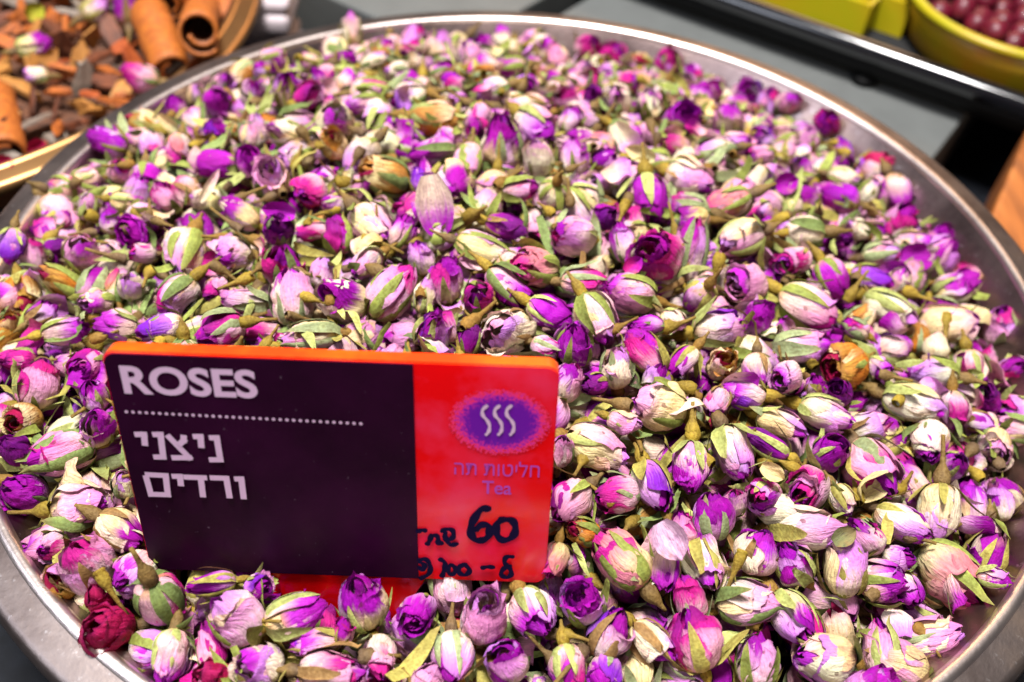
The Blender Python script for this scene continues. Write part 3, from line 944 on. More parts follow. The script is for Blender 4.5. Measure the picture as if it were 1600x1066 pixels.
def make_bloom(r, W, L, tone, opened, nu, nv, n_out, n_in):
    Vs, Fs, lo_, hi_, mk_, ed_, uv_ = [], [], [], [], [], [], []
    off = 0
    tip0 = 0.16 if not opened else 0.34
    kinds_o = TONE[tone].split(); kinds_i = INNER[tone].split()
    squash = 1+r.uniform(-0.13, 0.13); ph0 = r.uniform(0, 6.28); dent = r.uniform(0, 6.28)
    total = n_out+n_in
    for k in range(total):
        inner = k >= n_out
        ki = k-n_out
        if inner:
            q = ki/max(1, n_in); rs = 0.86-0.66*q; z1 = (0.99 if not opened else 0.94-0.05*q)-0.02*q+r.uniform(-.02, .02); z0 = 0.30
            half = 1.5-0.3*q; phi = ph0+k*2.4+r.uniform(-.3, .3); tip = tip0 if q < .55 else 0.06
            kd = PK[kinds_i[r.integers(len(kinds_i))]]
        else:
            rs = 1.02-0.042*(n_out-1-k); z1 = r.uniform(0.80, 1.0) if not opened else r.uniform(0.80, 0.95); z0 = 0.0
            half = r.uniform(1.05, 1.5); phi = ph0+k*2*np.pi/min(n_out, 5)*r.uniform(.9, 1.1)+0.6*(k >= 5); tip = tip0*r.uniform(.8, 1.2)
            if r.random() < 0.12: half *= .75; z1 *= .85
            kd = PK[kinds_o[r.integers(len(kinds_o))]]
        u = np.linspace(0, 1, nu)[:, None]; v = np.linspace(-1, 1, nv)[None, :]
        jag = wav(r, 6, 12); jag2 = wav(r, 5, 30)
        ue = 1-0.20*np.abs(v)**2.6+0.055*jag(v*3)+0.04*jag2(v*3)
        if r.random() < 0.3:                     # a torn notch
            vc = r.uniform(-.6, .6); ue = ue-0.14*np.exp(-((v-vc)/0.10)**2)
        s = u*ue                                 # along the petal
        t = z0+(z1-z0)*s
        wdt = np.sin(np.clip(0.22+0.78*s**0.8, 0, 1)*np.pi*0.62)**0.8
        ang = phi+v*half*wdt+0.12*wav(r, 3, 5)(s*4)
        wr1 = wav(r, 6, 9); wr2 = wav(r, 5, 20); wr3 = wav(r, 4, 6)
        rid = 0.026*wr1(v*half*2.2+0.6*s*2)*(0.25+s)+0.022*wr2(v*half*2+s*3)*(0.2+s)+0.020*wr3(s*6+v)
        R = profile(t, tip)*rs+rid
        R = R+0.050*v*(1 if k % 2 else 0.7)*(0.4+0.6*s)          # one edge tucks under the next petal
        curl = np.clip((s-0.80)/0.20, 0, 1)**1.6
        lift = r.uniform(-0.02, 0.20) if not inner else r.uniform(-0.02, 0.05)
        if opened: lift += 0.03
        R = R+curl*lift*(1+0.6*jag(v*2.0))
        if r.random() < 0.55 and not inner:       # a dent where the bud was pressed
            R = R-0.10*np.exp(-((v-r.uniform(-.5, .5))/.35)**2-((s-r.uniform(.4, .8))/.2)**2)
        R = np.maximum(R, 0.012)
        X = R*np.cos(ang)*squash; Y = R*np.sin(ang)/squash; Z = t-curl*max(lift, 0)*0.5
        V = np.stack([X*W, Y*W, Z*L], -1).reshape(-1, 3)
        Vs.append(V); Fs.append(grid_faces(nu, nv, off)); off += nu*nv
        base, marg, thr, soft = kd
        jit = 1+r.uniform(-.10, .10, 3)
        sv = np.broadcast_to(s, (nu, nv))
        b_ = base*jit; 
        stain = np.clip((0.22-sv)/0.22, 0, 1)[..., None]*(0.8 if r.random() < .6 else 0.25)
        lo = b_*(1-stain)+stain*C_(0.62, 0.38, 0.07)
        lo_.append(np.clip(lo, 0, .92).reshape(-1, 3)); hi_.append(np.broadcast_to(np.clip(marg*jit, 0, .92), (nu*nv, 3)))
        mk = (sv-thr+0.10*wav(r, 4, 6)(v*3)+0.05*wav(r, 5, 26)(v*3+s)-0.25*np.abs(v)*(r.random()-.4))/max(soft, .05)*0.5
        mk_.append(np.clip(mk, -3, 3).ravel())
        uv_.append(np.stack([sv, np.broadcast_to(v*half*wdt*0.33+.5, (nu, nv)), np.full((nu, nv), r.random())], -1).reshape(-1, 3))
        e = np.clip((u-0.92)/0.08, 0, 1)*0.75+np.clip((np.abs(v)-0.90)/0.10, 0, 1)*(u > 0.3)*0.5
        if tone in 'owc': e = e*0.45
        ed_.append((e*np.ones((nu, nv))).ravel())
    V = np.concatenate(Vs)
    zc = V[:, 2]/L                               # the whole bud is pressed out of round and a little bent
    ax_ = np.arctan2(V[:, 1], V[:, 0]); f1, f2 = wav(r, 3, 3), wav(r, 3, 4)
    kx = 1+0.09*f1(zc*4+np.cos(ax_)*1.3)+0.07*f2(np.sin(ax_)*1.5+zc*3)
    V[:, 0] = V[:, 0]*kx+r.uniform(-.12, .12)*W*zc**2; V[:, 1] = V[:, 1]*kx+r.uniform(-.12, .12)*W*zc**2
    return V, np.concatenate(Fs), dict(base_tint=np.concatenate(lo_), margin_tint=np.concatenate(hi_), mask=np.concatenate(mk_), edge=np.concatenate(ed_), petal_uv=np.concatenate(uv_))

def leaf_tint(r):
    g = [C_(.19, .225, .050), C_(.28, .31, .10), C_(.13, .175, .055), C_(.27, .24, .06), C_(.22, .26, .13), C_(.22, .13, .05)]
    return g[r.choice(6, p=[.26, .24, .16, .14, .12, .08])]*r.uniform(.85, 1.2)
def make_sepals(r, W, L, heavy, opened, nu=9, nv=5):
    out = []; n = 5 if heavy else r.integers(4, 6); ph = r.uniform(0, 6.28); tint = leaf_tint(r)
    for k in range(n):
        ln = r.uniform(0.68, 1.15) if heavy else r.uniform(0.40, 0.85)
        w0 = r.uniform(0.17, 0.27) if heavy else r.uniform(0.10, 0.18)
        phi = ph+k*2*np.pi/n+r.uniform(-.25, .25)
        u = np.linspace(0, 1, nu)[:, None]; v = np.linspace(-1, 1, nv)[None, :]
        wid = w0*(np.clip(u/0.28, 0, 1)*0.45+0.55)*np.clip(1-u, 0, 1)**0.62*(1+0.10*wav(r, 4, 12)(u*5))+0.006
        m = r.random(); tc = r.uniform(0.45, 0.9) if m < 0.62 else r.uniform(0.12, 0.4)
        curl = r.uniform(0.1, 0.5) if m < .62 else r.uniform(0.5, 1.5)
        t = u*ln; over = np.clip(u-tc, 0, 1)
        R = profile(np.minimum(t, 0.98), 0.22 if not opened else .6)+0.030+curl*ln*over**1.5*0.9
        Z = t-0.35*curl*ln*over**1.7-0.012
        tw = r.uniform(-1.0, 1.0)*over**1.2
        cup = 0.22*wid*(np.abs(v)**1.4)*(1 if m < .62 else -1)
        side = v*wid
        # frame at angle phi: radial, tangential
        rad = R-cup+side*np.sin(tw)*0.9; tan = side*np.cos(tw)+0.03*wav(r, 3, 4)(u*4)*u
        hug = np.minimum(np.abs(tan)/np.maximum(R, .08), 1.3)*np.sign(tan)
        a = phi+hug*(m < .62)*np.ones_like(u)
        if m < .62: X = rad*np.cos(a); Y = rad*np.sin(a)
        else:
            X = rad*np.cos(phi)-tan*np.sin(phi); Y = rad*np.sin(phi)+tan*np.cos(phi)
        V = np.stack([X*W*np.ones((nu, nv)), Y*W*np.ones((nu, nv)), Z*L*np.ones((nu, nv))], -1).reshape(-1, 3)
        edge = np.clip((np.abs(v)-.6)/.4, 0, 1)*np.ones((nu, nv)); mid = np.clip((.25-np.abs(v))/.25, 0, 1)*np.ones((nu, nv))
        c = tint*r.uniform(.88, 1.12)
        cc = c[None, None, :]*(1+0.45*edge[..., None])*(1+.15*mid[..., None])
        br = np.clip((u-.7)/.3, 0, 1)*np.ones((nu, nv))*r.uniform(0, .8)
        cc = cc*(1-br[..., None])+br[..., None]*C_(.22, .13, .05)
        out.append((V, grid_faces(nu, nv), dict(base_tint=np.clip(cc, 0, .9).reshape(-1, 3))))
    return out
def make_stem(r, W, L, long_, n=10):
    hip = r.uniform(0.40, 0.56); hr = r.uniform(0.15, 0.21); tail = r.uniform(.35, .75) if long_ else r.uniform(.08, .3)
    zz = [0.05, 0.0, -.08*hip, -.25*hip, -.5*hip, -.75*hip, -.95*hip, -hip-.04, -hip-.5*tail, -hip-tail, -hip-tail-.002]
    rr = [.12, .17, hr*.92, hr*1.04, hr, hr*.75, hr*.48, .065, .05, .046, .002]
    a = np.linspace(0, 2*np.pi, n, endpoint=False)
    bx, by = r.uniform(-.16, .16, 2)
    zz = np.array(zz); rr = np.array(rr)
    lum = 1+0.06*r.normal(0, 1, (len(zz), n))
    X = rr[:, None]*np.cos(a)*lum+bx*zz[:, None]**2; Y = rr[:, None]*np.sin(a)*lum+by*zz[:, None]**2
    V = np.stack([X*W, Y*W, np.repeat(zz[:, None], n, 1)*W], -1).reshape(-1, 3)
    g = [C_(.24, .17, .022), C_(.31, .22, .028), C_(.17, .11, .045), C_(.22, .12, .025), C_(.13, .085, .05)][r.integers(5)]*r.uniform(.85, 1.15)
    f = np.clip(-zz/(hip+tail), 0, 1)[:, None]
    c = g*(1-f)[..., None]+f[..., None]*C_(.20, .13, .035)
    cc = np.broadcast_to(c.reshape(len(zz), 1, 3), (len(zz), n, 3)).reshape(-1, 3)
    return V, grid_faces(len(zz), n, 0, True), dict(base_tint=cc)

# ---- the heap's surface (height of the top layer's centres), in bowl-radius units
def heap(x, y):
    r = np.hypot(x, y)
    z = 0.125-0.185*np.clip(r, 0, 1.1)**2.4-0.030*x-0.012*y
    return z+0.012*np.sin(5*x+1)*np.cos(4.3*y+.5)
def hit(px, py):
    d = ray(px, py); lo, hi = 0.6, 3.2
    for t in np.linspace(0.7, 3.2, 500):
        P = CAM+d*t
        if P[2] < heap(P[0], P[1]): hi = t; break
        lo = t
    for _ in range(30):
        m = (lo+hi)/2; P = CAM+d*m
        if P[2] < heap(P[0], P[1]): hi = m
        else: lo = m
    return hi
specs = []
RMAX = 0.955
for ln in BUDS.strip().split():
    a = ln.split(','); px, py, ang, Lp, Wp = map(float, a[:5])
    t = hit(px, py); P = CAM+ray(px, py)*t
    rr = math.hypot(P[0], P[1])
    if rr > RMAX:                                # pull edge buds back onto the heap's rim
        for tt in np.linspace(t, t-0.5, 120):
            Q = CAM+ray(px, py)*tt
            if math.hypot(Q[0], Q[1]) < RMAX and Q[2] >= heap(Q[0], Q[1])-0.001: t = tt; P = Q; break
    t = t-0.004
    W = Wp/FPX*t*1.02; ratio = Lp/Wp
    flags = a[6]
    if 'F' in flags:
        rho = 1.22; tau = math.radians(58)
    else:
        rho = max(1.36, min(ratio, 1.9))
        if ratio >= rho-0.02: tau = math.radians(rng.uniform(0, 14))
        else: tau = math.acos(math.sqrt(max(0.05, (ratio**2-1)/(rho**2-1)))) if ratio > 1 else math.radians(60)
        if 'B' in flags: tau = -min(tau, math.radians(50))
        elif 'S' in flags: tau = min(tau, math.radians(30))
    specs.append(dict(px=px, py=py, ang=math.radians(ang), W=W, L=W*rho, tau=tau, tone=a[5], fl=flags, t=t, d=ray(px, py)))
n = len(specs)
Pc = np.array([CAM+s['d']*s['t'] for s in specs]); P0 = Pc.copy()
Dv = np.array([s['d']/np.linalg.norm(s['d']) for s in specs])
AX = []
for s in specs:
    dv = s['d']/np.linalg.norm(s['d'])
    e = math.cos(s['ang'])*RT+math.sin(s['ang'])*UP; e = e-dv*(e @ dv); e /= np.linalg.norm(e)
    ax = e*math.cos(s['tau'])-dv*math.sin(s['tau']); AX.append(ax/np.linalg.norm(ax))
AX = np.array(AX); Wv = np.array([s['W'] for s in specs]); Lv = np.array([s['L'] for s in specs])
def relax(P, AX, W, L, D, P0, it, fixed=0):
    for _ in range(it):
        d = P[None]-P[:, None]; dist = np.linalg.norm(d, axis=2)+1e-9; u = d/dist[..., None]
        c = np.abs(np.einsum('ijk,ik->ij', u, AX)); c2 = np.abs(np.einsum('ijk,jk->ij', u, AX))
        r1 = np.sqrt((L[:, None]/2*c)**2+(W[:, None]/2)**2*(1-c**2)); r2 = np.sqrt((L[None]/2*c2)**2+(W[None]/2)**2*(1-c2**2))
        ov = np.clip((r1+r2)*0.86-dist, 0, None); np.fill_diagonal(ov, 0)
        push = -(ov[..., None]*u).sum(1)*0.30
        al = np.einsum('ik,ik->i', push, D)[:, None]*D
        P = P+al*0.8+(push-al)*0.22
        P = P+(P0-P)*0.06
    return P
Pc = relax(Pc, AX, Wv, Lv, Dv, P0, 60)
# nothing may pass through the sign's plate
def clear_sign(P, rad):
    q = P-SC; x, y, z = q @ SX, q @ SYv, q @ SN
    inside = (abs(x) < SW/2+rad*.6) and (-SH/2-rad*.5 < y < SH/2+rad*.6)
    if not inside: return P, True
    if z > -rad*0.4 and z < rad*0.95:            # in front of the plate: come towards the viewer along the sight line
        d = P-CAM; d = d/np.linalg.norm(d)
        return P+d*((rad*0.95-z)/(d @ SN)), True
    if z <= 0 and z > -TH-rad*0.85: return P-SN*(z+TH+rad*0.85), True
    return P, True
for i in range(n): Pc[i], _ = clear_sign(Pc[i], Wv[i]*0.5)

def frame(ax, tw):
    z = Vector(ax).normalized(); h = Vector((0, 0, 1)) if abs(z.z) < .9 else Vector((1, 0, 0))
    x = h.cross(z).normalized(); y = z.cross(x)
    M = Matrix(((x.x, y.x, z.x), (x.y, y.y, z.y), (x.z, y.z, z.z))) @ Matrix.Rotation(tw, 3, 'Z')
    return M
LOOK = {'c': 'cream and pink', 'p': 'pale pink', 'l': 'lilac', 'v': 'vivid purple', 'm': 'magenta', 'b': 'cream and purple', 'o': 'orange-tan',
        'q': 'salmon pink', 'r': 'crimson', 'w': 'creamy white', 'g': 'green-wrapped', 'd': 'dark violet'}
def zone_of(px, py):
    if 140 < px < 890 and py > 880: return 'just below the sign' if py < 975 else 'at the photo bottom below the sign'
    if px < 215 and py > 540: return 'left of the sign' if py < 800 else 'by the lower left rim'
    if px < 150: return 'by the left rim'
    if 140 <= px < 890 and py > 475: return 'touching the sign top edge'
    if px >= 860 and py > 540 and px < 1010: return 'close by the sign right edge' if py < 800 else 'near the sign lower right corner'
    if py > 960: return 'at the photo bottom right'
    if px > 1420: return 'along the right rim' if py < 620 else 'by the lower right rim'
    if py < 112: return 'along the back rim'
    if py < 205: return 'behind the heap top' if px > 620 else 'by the back left rim'
    if py < 330: return 'on the heap top' if 560 < px < 1130 else ('on the heap left shoulder' if px <= 560 else 'on the heap right shoulder')
    if py < 475: return 'above the sign' if px < 880 else ('in the heap middle' if px < 1180 else 'right of the heap middle')
    if py < 620: return 'in the central right slope' if px < 1250 else 'on the far right slope'
    if py < 780: return 'in the lower central slope' if px < 1220 else 'on the lower right slope'
    return 'in the right foreground' if px >= 1200 else 'in the central foreground'

def build_bud(P, ax, W, L, tone, fl, r, label=None, hi=True, at_base=True):
    """one rosebud thing; P = centre of the bloom, units of bowl radius"""
    heavy = 'G' in fl or tone == 'g'; op = 'F' in fl
    base = (np.asarray(P)-np.asarray(ax)*L*0.5)*S
    e = empty('rosebud', base); e.rotation_euler = frame(ax, r.uniform(0, 6.28)).to_euler()
    w_, l_ = W*S, L*S
    V, F, A = make_bloom(r, w_, l_, tone, op, 17, 17, int(r.integers(5, 7)), 6 if op else 3)
    mesh_obj('bloom', V, F, M_PETAL, e, A)
    if not (tone in 'r') or heavy:
        for V, F, A in make_sepals(r, w_, l_, heavy, op): mesh_obj('sepal', V, F, M_SEPAL, e, A)
    V, F, A = make_stem(r, w_*(1.0 if tone != 'r' else 2.2), l_, 'S' in fl)
    mesh_obj('stem', V, F, M_STEM, e, A)
    e['category'] = 'rosebud'
    return e
bud_items = []
for i, s in enumerate(specs):
    r = np.random.default_rng(1000+i)
    e = build_bud(Pc[i], AX[i], s['W'], s['L'], s['tone'], s['fl'], r)
    e['group'] = 'dried rosebuds heaped in the big bowl'
    lk = LOOK[s['tone']]; fl = s['fl']
    if 'F' in fl: a_, b_ = f'open {lk} rosebud', f'open {lk} rosebuds'
    elif 'S' in fl: a_, b_ = f'{lk} rosebud with stem', f'{lk} rosebuds with stems'
    elif 'G' in fl and s['tone'] != 'g': a_, b_ = f'{lk} rosebud in green sepals', f'{lk} rosebuds in green sepals'
    else: a_, b_ = f'{lk} rosebud', f'{lk} rosebuds'
    bud_items.append((e, a_, b_, zone_of(s['px'], s['py']), s['px']))
label_all(bud_items)

# ---- what lies between and below them: one heap of rosebuds nobody could count
def lib():
    out = []
    tones = list('ccccpppplvvmbbwwwggooq')
    for k in range(42):
        r = np.random.default_rng(5000+k); tone = tones[k % len(tones)]
        W, L = 1.0, r.uniform(1.25, 1.6)
        P_ = []
        V, F, A = make_bloom(r, W, L, tone, k % 7 == 3, 9, 9, 5, 2); P_.append((V, F, A, 0))
        for V, F, A in make_sepals(r, W, L, k % 2 == 0, False, 6, 3): P_.append((V, F, A, 1))
        V, F, A = make_stem(r, W, L, k % 3 == 0, 7); P_.append((V, F, A, 2))
        VV, FF, MI = [], [], []; AT = dict(base_tint=[], margin_tint=[], mask=[], edge=[], petal_uv=[]); o_ = 0
        for V, F, A, m in P_:
            VV.append(V-np.array([0, 0, L*.5])); FF.append(F+o_); MI.append(np.full(len(F), m)); nV = len(V); o_ += nV
            AT['base_tint'].append(A['base_tint']); AT['margin_tint'].append(A.get('margin_tint', np.zeros((nV, 3))))
            AT['mask'].append(A.get('mask', np.zeros(nV))); AT['edge'].append(A.get('edge', np.zeros(nV))); AT['petal_uv'].append(A.get('petal_uv', np.zeros((nV, 3))))
        out.append((np.concatenate(VV), np.concatenate(FF), np.concatenate(MI), {k_: np.concatenate(v_) for k_, v_ in AT.items()}))
    return out
LIB = lib()
fr = np.random.default_rng(77)
fill = []                                        # (P, axis, W)
OUT = np.array([(-60, 420), (5, 345), (150, 250), (250, 165), (330, 135), (420, 103), (540, 75), (650, 66), (800, 64), (900, 74), (1000, 97), (1120, 132), (1230, 178), (1330, 243),
                (1420, 315), (1475, 365), (1532, 440), (1562, 530), (1588, 600), (1580, 750), (1552, 850), (1515, 920), (1440, 1010), (1390, 1080), (1390, 1200), (260, 1200), (230, 1050), (140, 960), (85, 900), (60, 830), (-60, 640)], float)
def inside_poly(x, y, P):
    c = False; j = len(P)-1
    for i in range(len(P)):
        if (P[i, 1] > y) != (P[j, 1] > y) and x < (P[j, 0]-P[i, 0])*(y-P[i, 1])/(P[j, 1]-P[i, 1])+P[i, 0]: c = not c
        j = i
    return c
SIGNQ = np.array([(145, 535), (885, 555), (862, 930), (675, 935), (668, 985), (418, 975), (415, 920), (225, 905)], float)
def free_spot(p):
    px, py, _ = proj(p)
    if not inside_poly(px, py, OUT): return False
    return not (inside_poly(px, py, SIGNQ) and (p-SC) @ SN > -0.02)
def add_layer(step, dz, jitter, clear):
    y = -1.02
    while y < 1.0:
        x = -1.0+fr.uniform(0, step)
        while x < 1.0:
            p = np.array([x+fr.normal(0, jitter), y+fr.normal(0, jitter), 0]); rr = math.hypot(p[0], p[1])
            if rr < 0.965:
                wall = -0.075*max(0, (0.985-rr))/0.05 if rr > .93 else -9
                p[2] = max(heap(p[0], p[1])+dz+fr.normal(0, 0.008), wall+0.03 if rr > .93 else -9)
                px, py, zz = proj(p)
                if -60 < px < 1660 and py < 1160 and free_spot(p):
                    W = fr.uniform(0.052, 0.070)
                    ok = True
                    if clear:
                        dist = np.linalg.norm(Pc-p, axis=1)
                        ok = (dist > (Wv*0.5+W*0.5)*clear).all()
                    q = p-SC; sx, sy, sz = q @ SX, q @ SYv, q @ SN
                    if abs(sx) < SW/2+.03 and -SH/2-.01 < sy < SH/2+.03 and -TH-.042 < sz < .042: ok = False
                    if ok:
                        a = fr.uniform(0, 6.28); el = fr.normal(0.15, 0.45)
                        fill.append((p, np.array([math.cos(a)*math.cos(el), math.sin(a)*math.cos(el), math.sin(el)]), W))
            x += step
        y += step*0.88
add_layer(0.066, -0.026, 0.012, 0.98)
nf0 = len(fill)
add_layer(0.070, -0.062, 0.012, 0.62)
add_layer(0.074, -0.095, 0.012, 0)
VV, FF, MI = [], [], []; AT = dict(base_tint=[], margin_tint=[], mask=[], edge=[], petal_uv=[]); o_ = 0
for p, ax, W in fill:
    V, F, M_, A = LIB[fr.integers(len(LIB))]
    R_ = np.array(frame(ax, fr.uniform(0, 6.28)))
    VV.append((V*W) @ R_.T+p); FF.append(F+o_); MI.append(M_); o_ += len(V)
    g = fr.uniform(.8, 1.05)
    AT['base_tint'].append(A['base_tint']*g); AT['margin_tint'].append(A['margin_tint']*g); AT['mask'].append(A['mask']); AT['edge'].append(A['edge']); AT['petal_uv'].append(A['petal_uv'])
# loose sepals, stalks and petal scraps among them
for k in range(900):
    a = fr.uniform(0, 6.28); rr = 0.95*math.sqrt(fr.uniform(0, 1)); p = np.array([rr*math.cos(a), rr*math.sin(a), 0]); p[2] = heap(p[0], p[1])+fr.uniform(-.02, .022)
    q = p-SC
    if not free_spot(p): continue
    if abs(q @ SX) < SW/2+.03 and abs(q @ SYv) < SH/2+.03 and abs(q @ SN+TH/2) < .085: continue
    W = fr.uniform(.045, .065); kind = fr.random()
    if kind < .50:
        S_ = make_sepals(fr, 1.0, 1.4, fr.random() < .5, False, 7, 3); V, F, A = S_[0]; m = 1
    elif kind < .82:
        V, F, A = make_stem(fr, 1.0, 1.4, True, 7); m = 2
    else:
        V, F, A = make_bloom(fr, 1.0, 1.3, list('cplvmw')[fr.integers(6)], True, 9, 9, 1, 0); m = 0
    V = V-V.mean(0); a = fr.uniform(0, 6.28); el = fr.normal(0, .35)
    R_ = np.array(frame((math.cos(a)*math.cos(el), math.sin(a)*math.cos(el), math.sin(el)), fr.uniform(0, 6.28)))
    VV.append((V*W) @ R_.T+p); FF.append(F+o_); MI.append(np.full(len(F), m)); nV = len(V); o_ += nV
    AT['base_tint'].append(A['base_tint']); AT['margin_tint'].append(A.get('margin_tint', np.zeros((nV, 3)))); AT['mask'].append(A.get('mask', np.zeros(nV))); AT['edge'].append(A.get('edge', np.zeros(nV))); AT['petal_uv'].append(A.get('petal_uv', np.zeros((nV, 3))))
o = mesh_obj('rosebud_heap', np.concatenate(VV)*S, np.concatenate(FF), [M_PETAL, M_SEPAL, M_STEM], None, {k_: np.concatenate(v_) for k_, v_ in AT.items()}, np.concatenate(MI))
tag(o, 'deep layer of dried rosebuds and leaf scraps filling the big bowl', 'rosebud heap', None, 'stuff')
# dark sheet under the deepest layer: shade of the gaps put into colour
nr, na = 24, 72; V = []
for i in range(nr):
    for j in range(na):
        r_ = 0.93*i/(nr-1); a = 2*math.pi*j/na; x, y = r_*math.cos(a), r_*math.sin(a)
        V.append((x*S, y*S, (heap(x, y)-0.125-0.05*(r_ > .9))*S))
o = mesh_obj('heap_underlay', V, grid_faces(nr, na, 0, True), plain('gap_shade', (0.05, 0.02, 0.03), 0.9, var=.6, scale=200, bumps=.5))
tag(o, 'dark sheet under the rosebuds with the shade of the gaps as its colour', 'crumbs', None, 'stuff')

# ---- loose petals and stalks lying on top
def loose_petal(px, py, ang, Lp, Wp, lo, hi, thr, label, seed):
    r = np.random.default_rng(seed); t = hit(px, py)-0.055; d = ray(px, py); dv = d/np.linalg.norm(d); P = CAM+d*t
    e_ = math.cos(math.radians(ang))*RT+math.sin(math.radians(ang))*UP; e_ -= dv*(e_ @ dv); e_ /= np.linalg.norm(e_); s_ = np.cross(dv, e_)
    L_, W_ = Lp/FPX*t, Wp/FPX*t; nu, nv = 22, 15
    u = np.linspace(0, 1, nu)[:, None]; v = np.linspace(-1, 1, nv)[None, :]
    jag = wav(r, 6, 16)
    ue = 1-0.16*np.abs(v)**2.4+0.035*jag(v*3)
    s = u*ue; wd = (np.sin(np.clip(0.10+0.86*s, 0, 1)*np.pi)**0.7)*0.5*(1+.06*wav(r, 4, 9)(s*5))
    h = 0.42*(v**2)*wd*2+0.13*wav(r, 5, 7)(v*2.5+s*2)*s+0.10*np.sin(s*3+r.uniform(0, 3))
    B = np.stack([((s-.5)*L_)*np.ones((nu, nv)), (v*wd*W_), h*W_*np.ones((nu, nv))], -1).reshape(-1, 3)
    V = (B[:, :1]*e_+B[:, 1:2]*s_-B[:, 2:3]*dv)*S
    sv = s*np.ones((nu, nv))
    A = dict(base_tint=np.broadcast_to(lo, (nu*nv, 3)), margin_tint=np.broadcast_to(hi, (nu*nv, 3)), mask=((sv-thr)/.25*.5+.08*wav(r, 4, 8)(v*3)).ravel(),
             edge=(np.clip((u-.95)/.05, 0, 1)*.5*np.ones((nu, nv))).ravel(), petal_uv=np.stack([sv, v*.5+.5+0*sv, 0*sv+r.random()], -1).reshape(-1, 3))
    o = mesh_obj('loose_petal', V, grid_faces(nu, nv), M_PETAL, None, A); o.location = P*S
    tag(o, label, 'petal', 'loose petals on the rosebud heap')
loose_petal(680, 326, -80, 104, 58, C_(.9, .74, .56), VIOL, .52, 'large loose petal, cream at one end and lilac at the other, on the heap top', 1)
loose_petal(984, 222, -50, 74, 36, WHITE, LILAC, .5, 'pale lilac loose petal lying behind the heap top', 2)
loose_petal(1048, 846, -60, 66, 54, C_(.8, .55, .7), C_(.8, .5, .66), .6, 'pale pink loose petal right of the sign among purple rosebuds', 3)
loose_petal(1000, 240, 160, 50, 26, C_(.70, .66, .30), CREAM, .6, 'yellow-green loose petal on the heap top', 4)
loose_petal(1230, 286, 20, 36, 34, PURP, PURP, .3, 'small vivid purple loose petal on the heap right shoulder', 5)
loose_petal(435, 330, 170, 52, 30, VIOL, PURP, .3, 'curled violet loose petal left of the magenta rosebuds above the sign', 6)
loose_petal(990, 414, 40, 34, 26, MAG*1.1, PURP, .6, 'small magenta loose petal beside the open magenta rosebud', 7)
loose_petal(1208, 738, -30, 40, 28, CREAM, CREAM, .9, 'torn cream loose petal in the lower central slope', 8)
loose_petal(265, 195, -40, 44, 18, CREAM, C_(.6, .6, .3), .6, 'narrow cream loose petal by the left rim', 9)
loose_petal(328, 290, 60, 60, 14, WHITE, PINK, .6, 'thin twisted white loose petal on the heap left shoulder', 10)
loose_petal(1320, 838, 30, 40, 30, C_(.22, .24, .1), C_(.3, .25, .1), .6, 'dull green loose sepal in the right foreground', 11)
def loose_stem(px, py, ang, Lp, label, seed):
    r = np.random.default_rng(seed); t = hit(px, py)-0.03; d = ray(px, py); dv = d/np.linalg.norm(d); P = CAM+d*t
    e_ = math.cos(math.radians(ang))*RT+math.sin(math.radians(ang))*UP; e_ -= dv*(e_ @ dv)-0*dv; e_ /= np.linalg.norm(e_)
    V, F, A = make_stem(r, Lp/FPX*t*S*1.05, 1, True, 12)
    V = V-np.array([0, 0, V[:, 2].mean()]); R_ = np.array(frame(-e_, r.uniform(0, 6)))
    o = mesh_obj('dry_twig', V @ R_.T, F, M_STEM, None, A); o.location = P*S
    tag(o, label, 'twig', 'loose rosebud stems on the heap')
for k, (px, py, ang, Lp, lb) in enumerate([
        (400, 500, 10, 52, 'brown loose rosebud stem under the pale pink bud above the sign'), (372, 440, 200, 55, 'olive loose rosebud stem left of the magenta bud above the sign'),
        (352, 425, -30, 46, 'mottled loose rosebud stem by the small magenta bud'), (590, 350, 100, 40, 'dark loose rosebud stem on the heap top'),
        (420, 530, 60, 44, 'olive loose rosebud stem touching the sign top edge'), (1118, 420, -110, 52, 'yellow-brown loose rosebud stem in the heap middle'),
        (1080, 660, 100, 62, 'rust brown upright loose stem in the lower central slope'), (1062, 600, 160, 52, 'brown loose stem in the central right slope'),
        (1210, 345, 200, 44, 'grey-brown loose stem on the heap right shoulder'), (1212, 366, 190, 40, 'olive loose stem on the heap right shoulder'),
        (1432, 462, -25, 44, 'mustard loose stem along the right rim'), (1395, 588, -10, 44, 'green loose stem on the far right slope'),
        (1335, 450, 60, 50, 'grey loose stem on the far right slope'), (555, 250, -120, 44, 'green-brown loose stem behind the heap top'),
        (780, 250, 80, 40, 'brown loose stem on the heap top'), (480, 215, -50, 44, 'thin green loose stem on the heap left shoulder'),
        (1150, 890, -110, 56, 'mustard loose stem in the central foreground'), (170, 920, -60, 60, 'tan loose stem beside the crimson rosebud')]):
    loose_stem(px, py, ang, Lp, lb, 300+k)

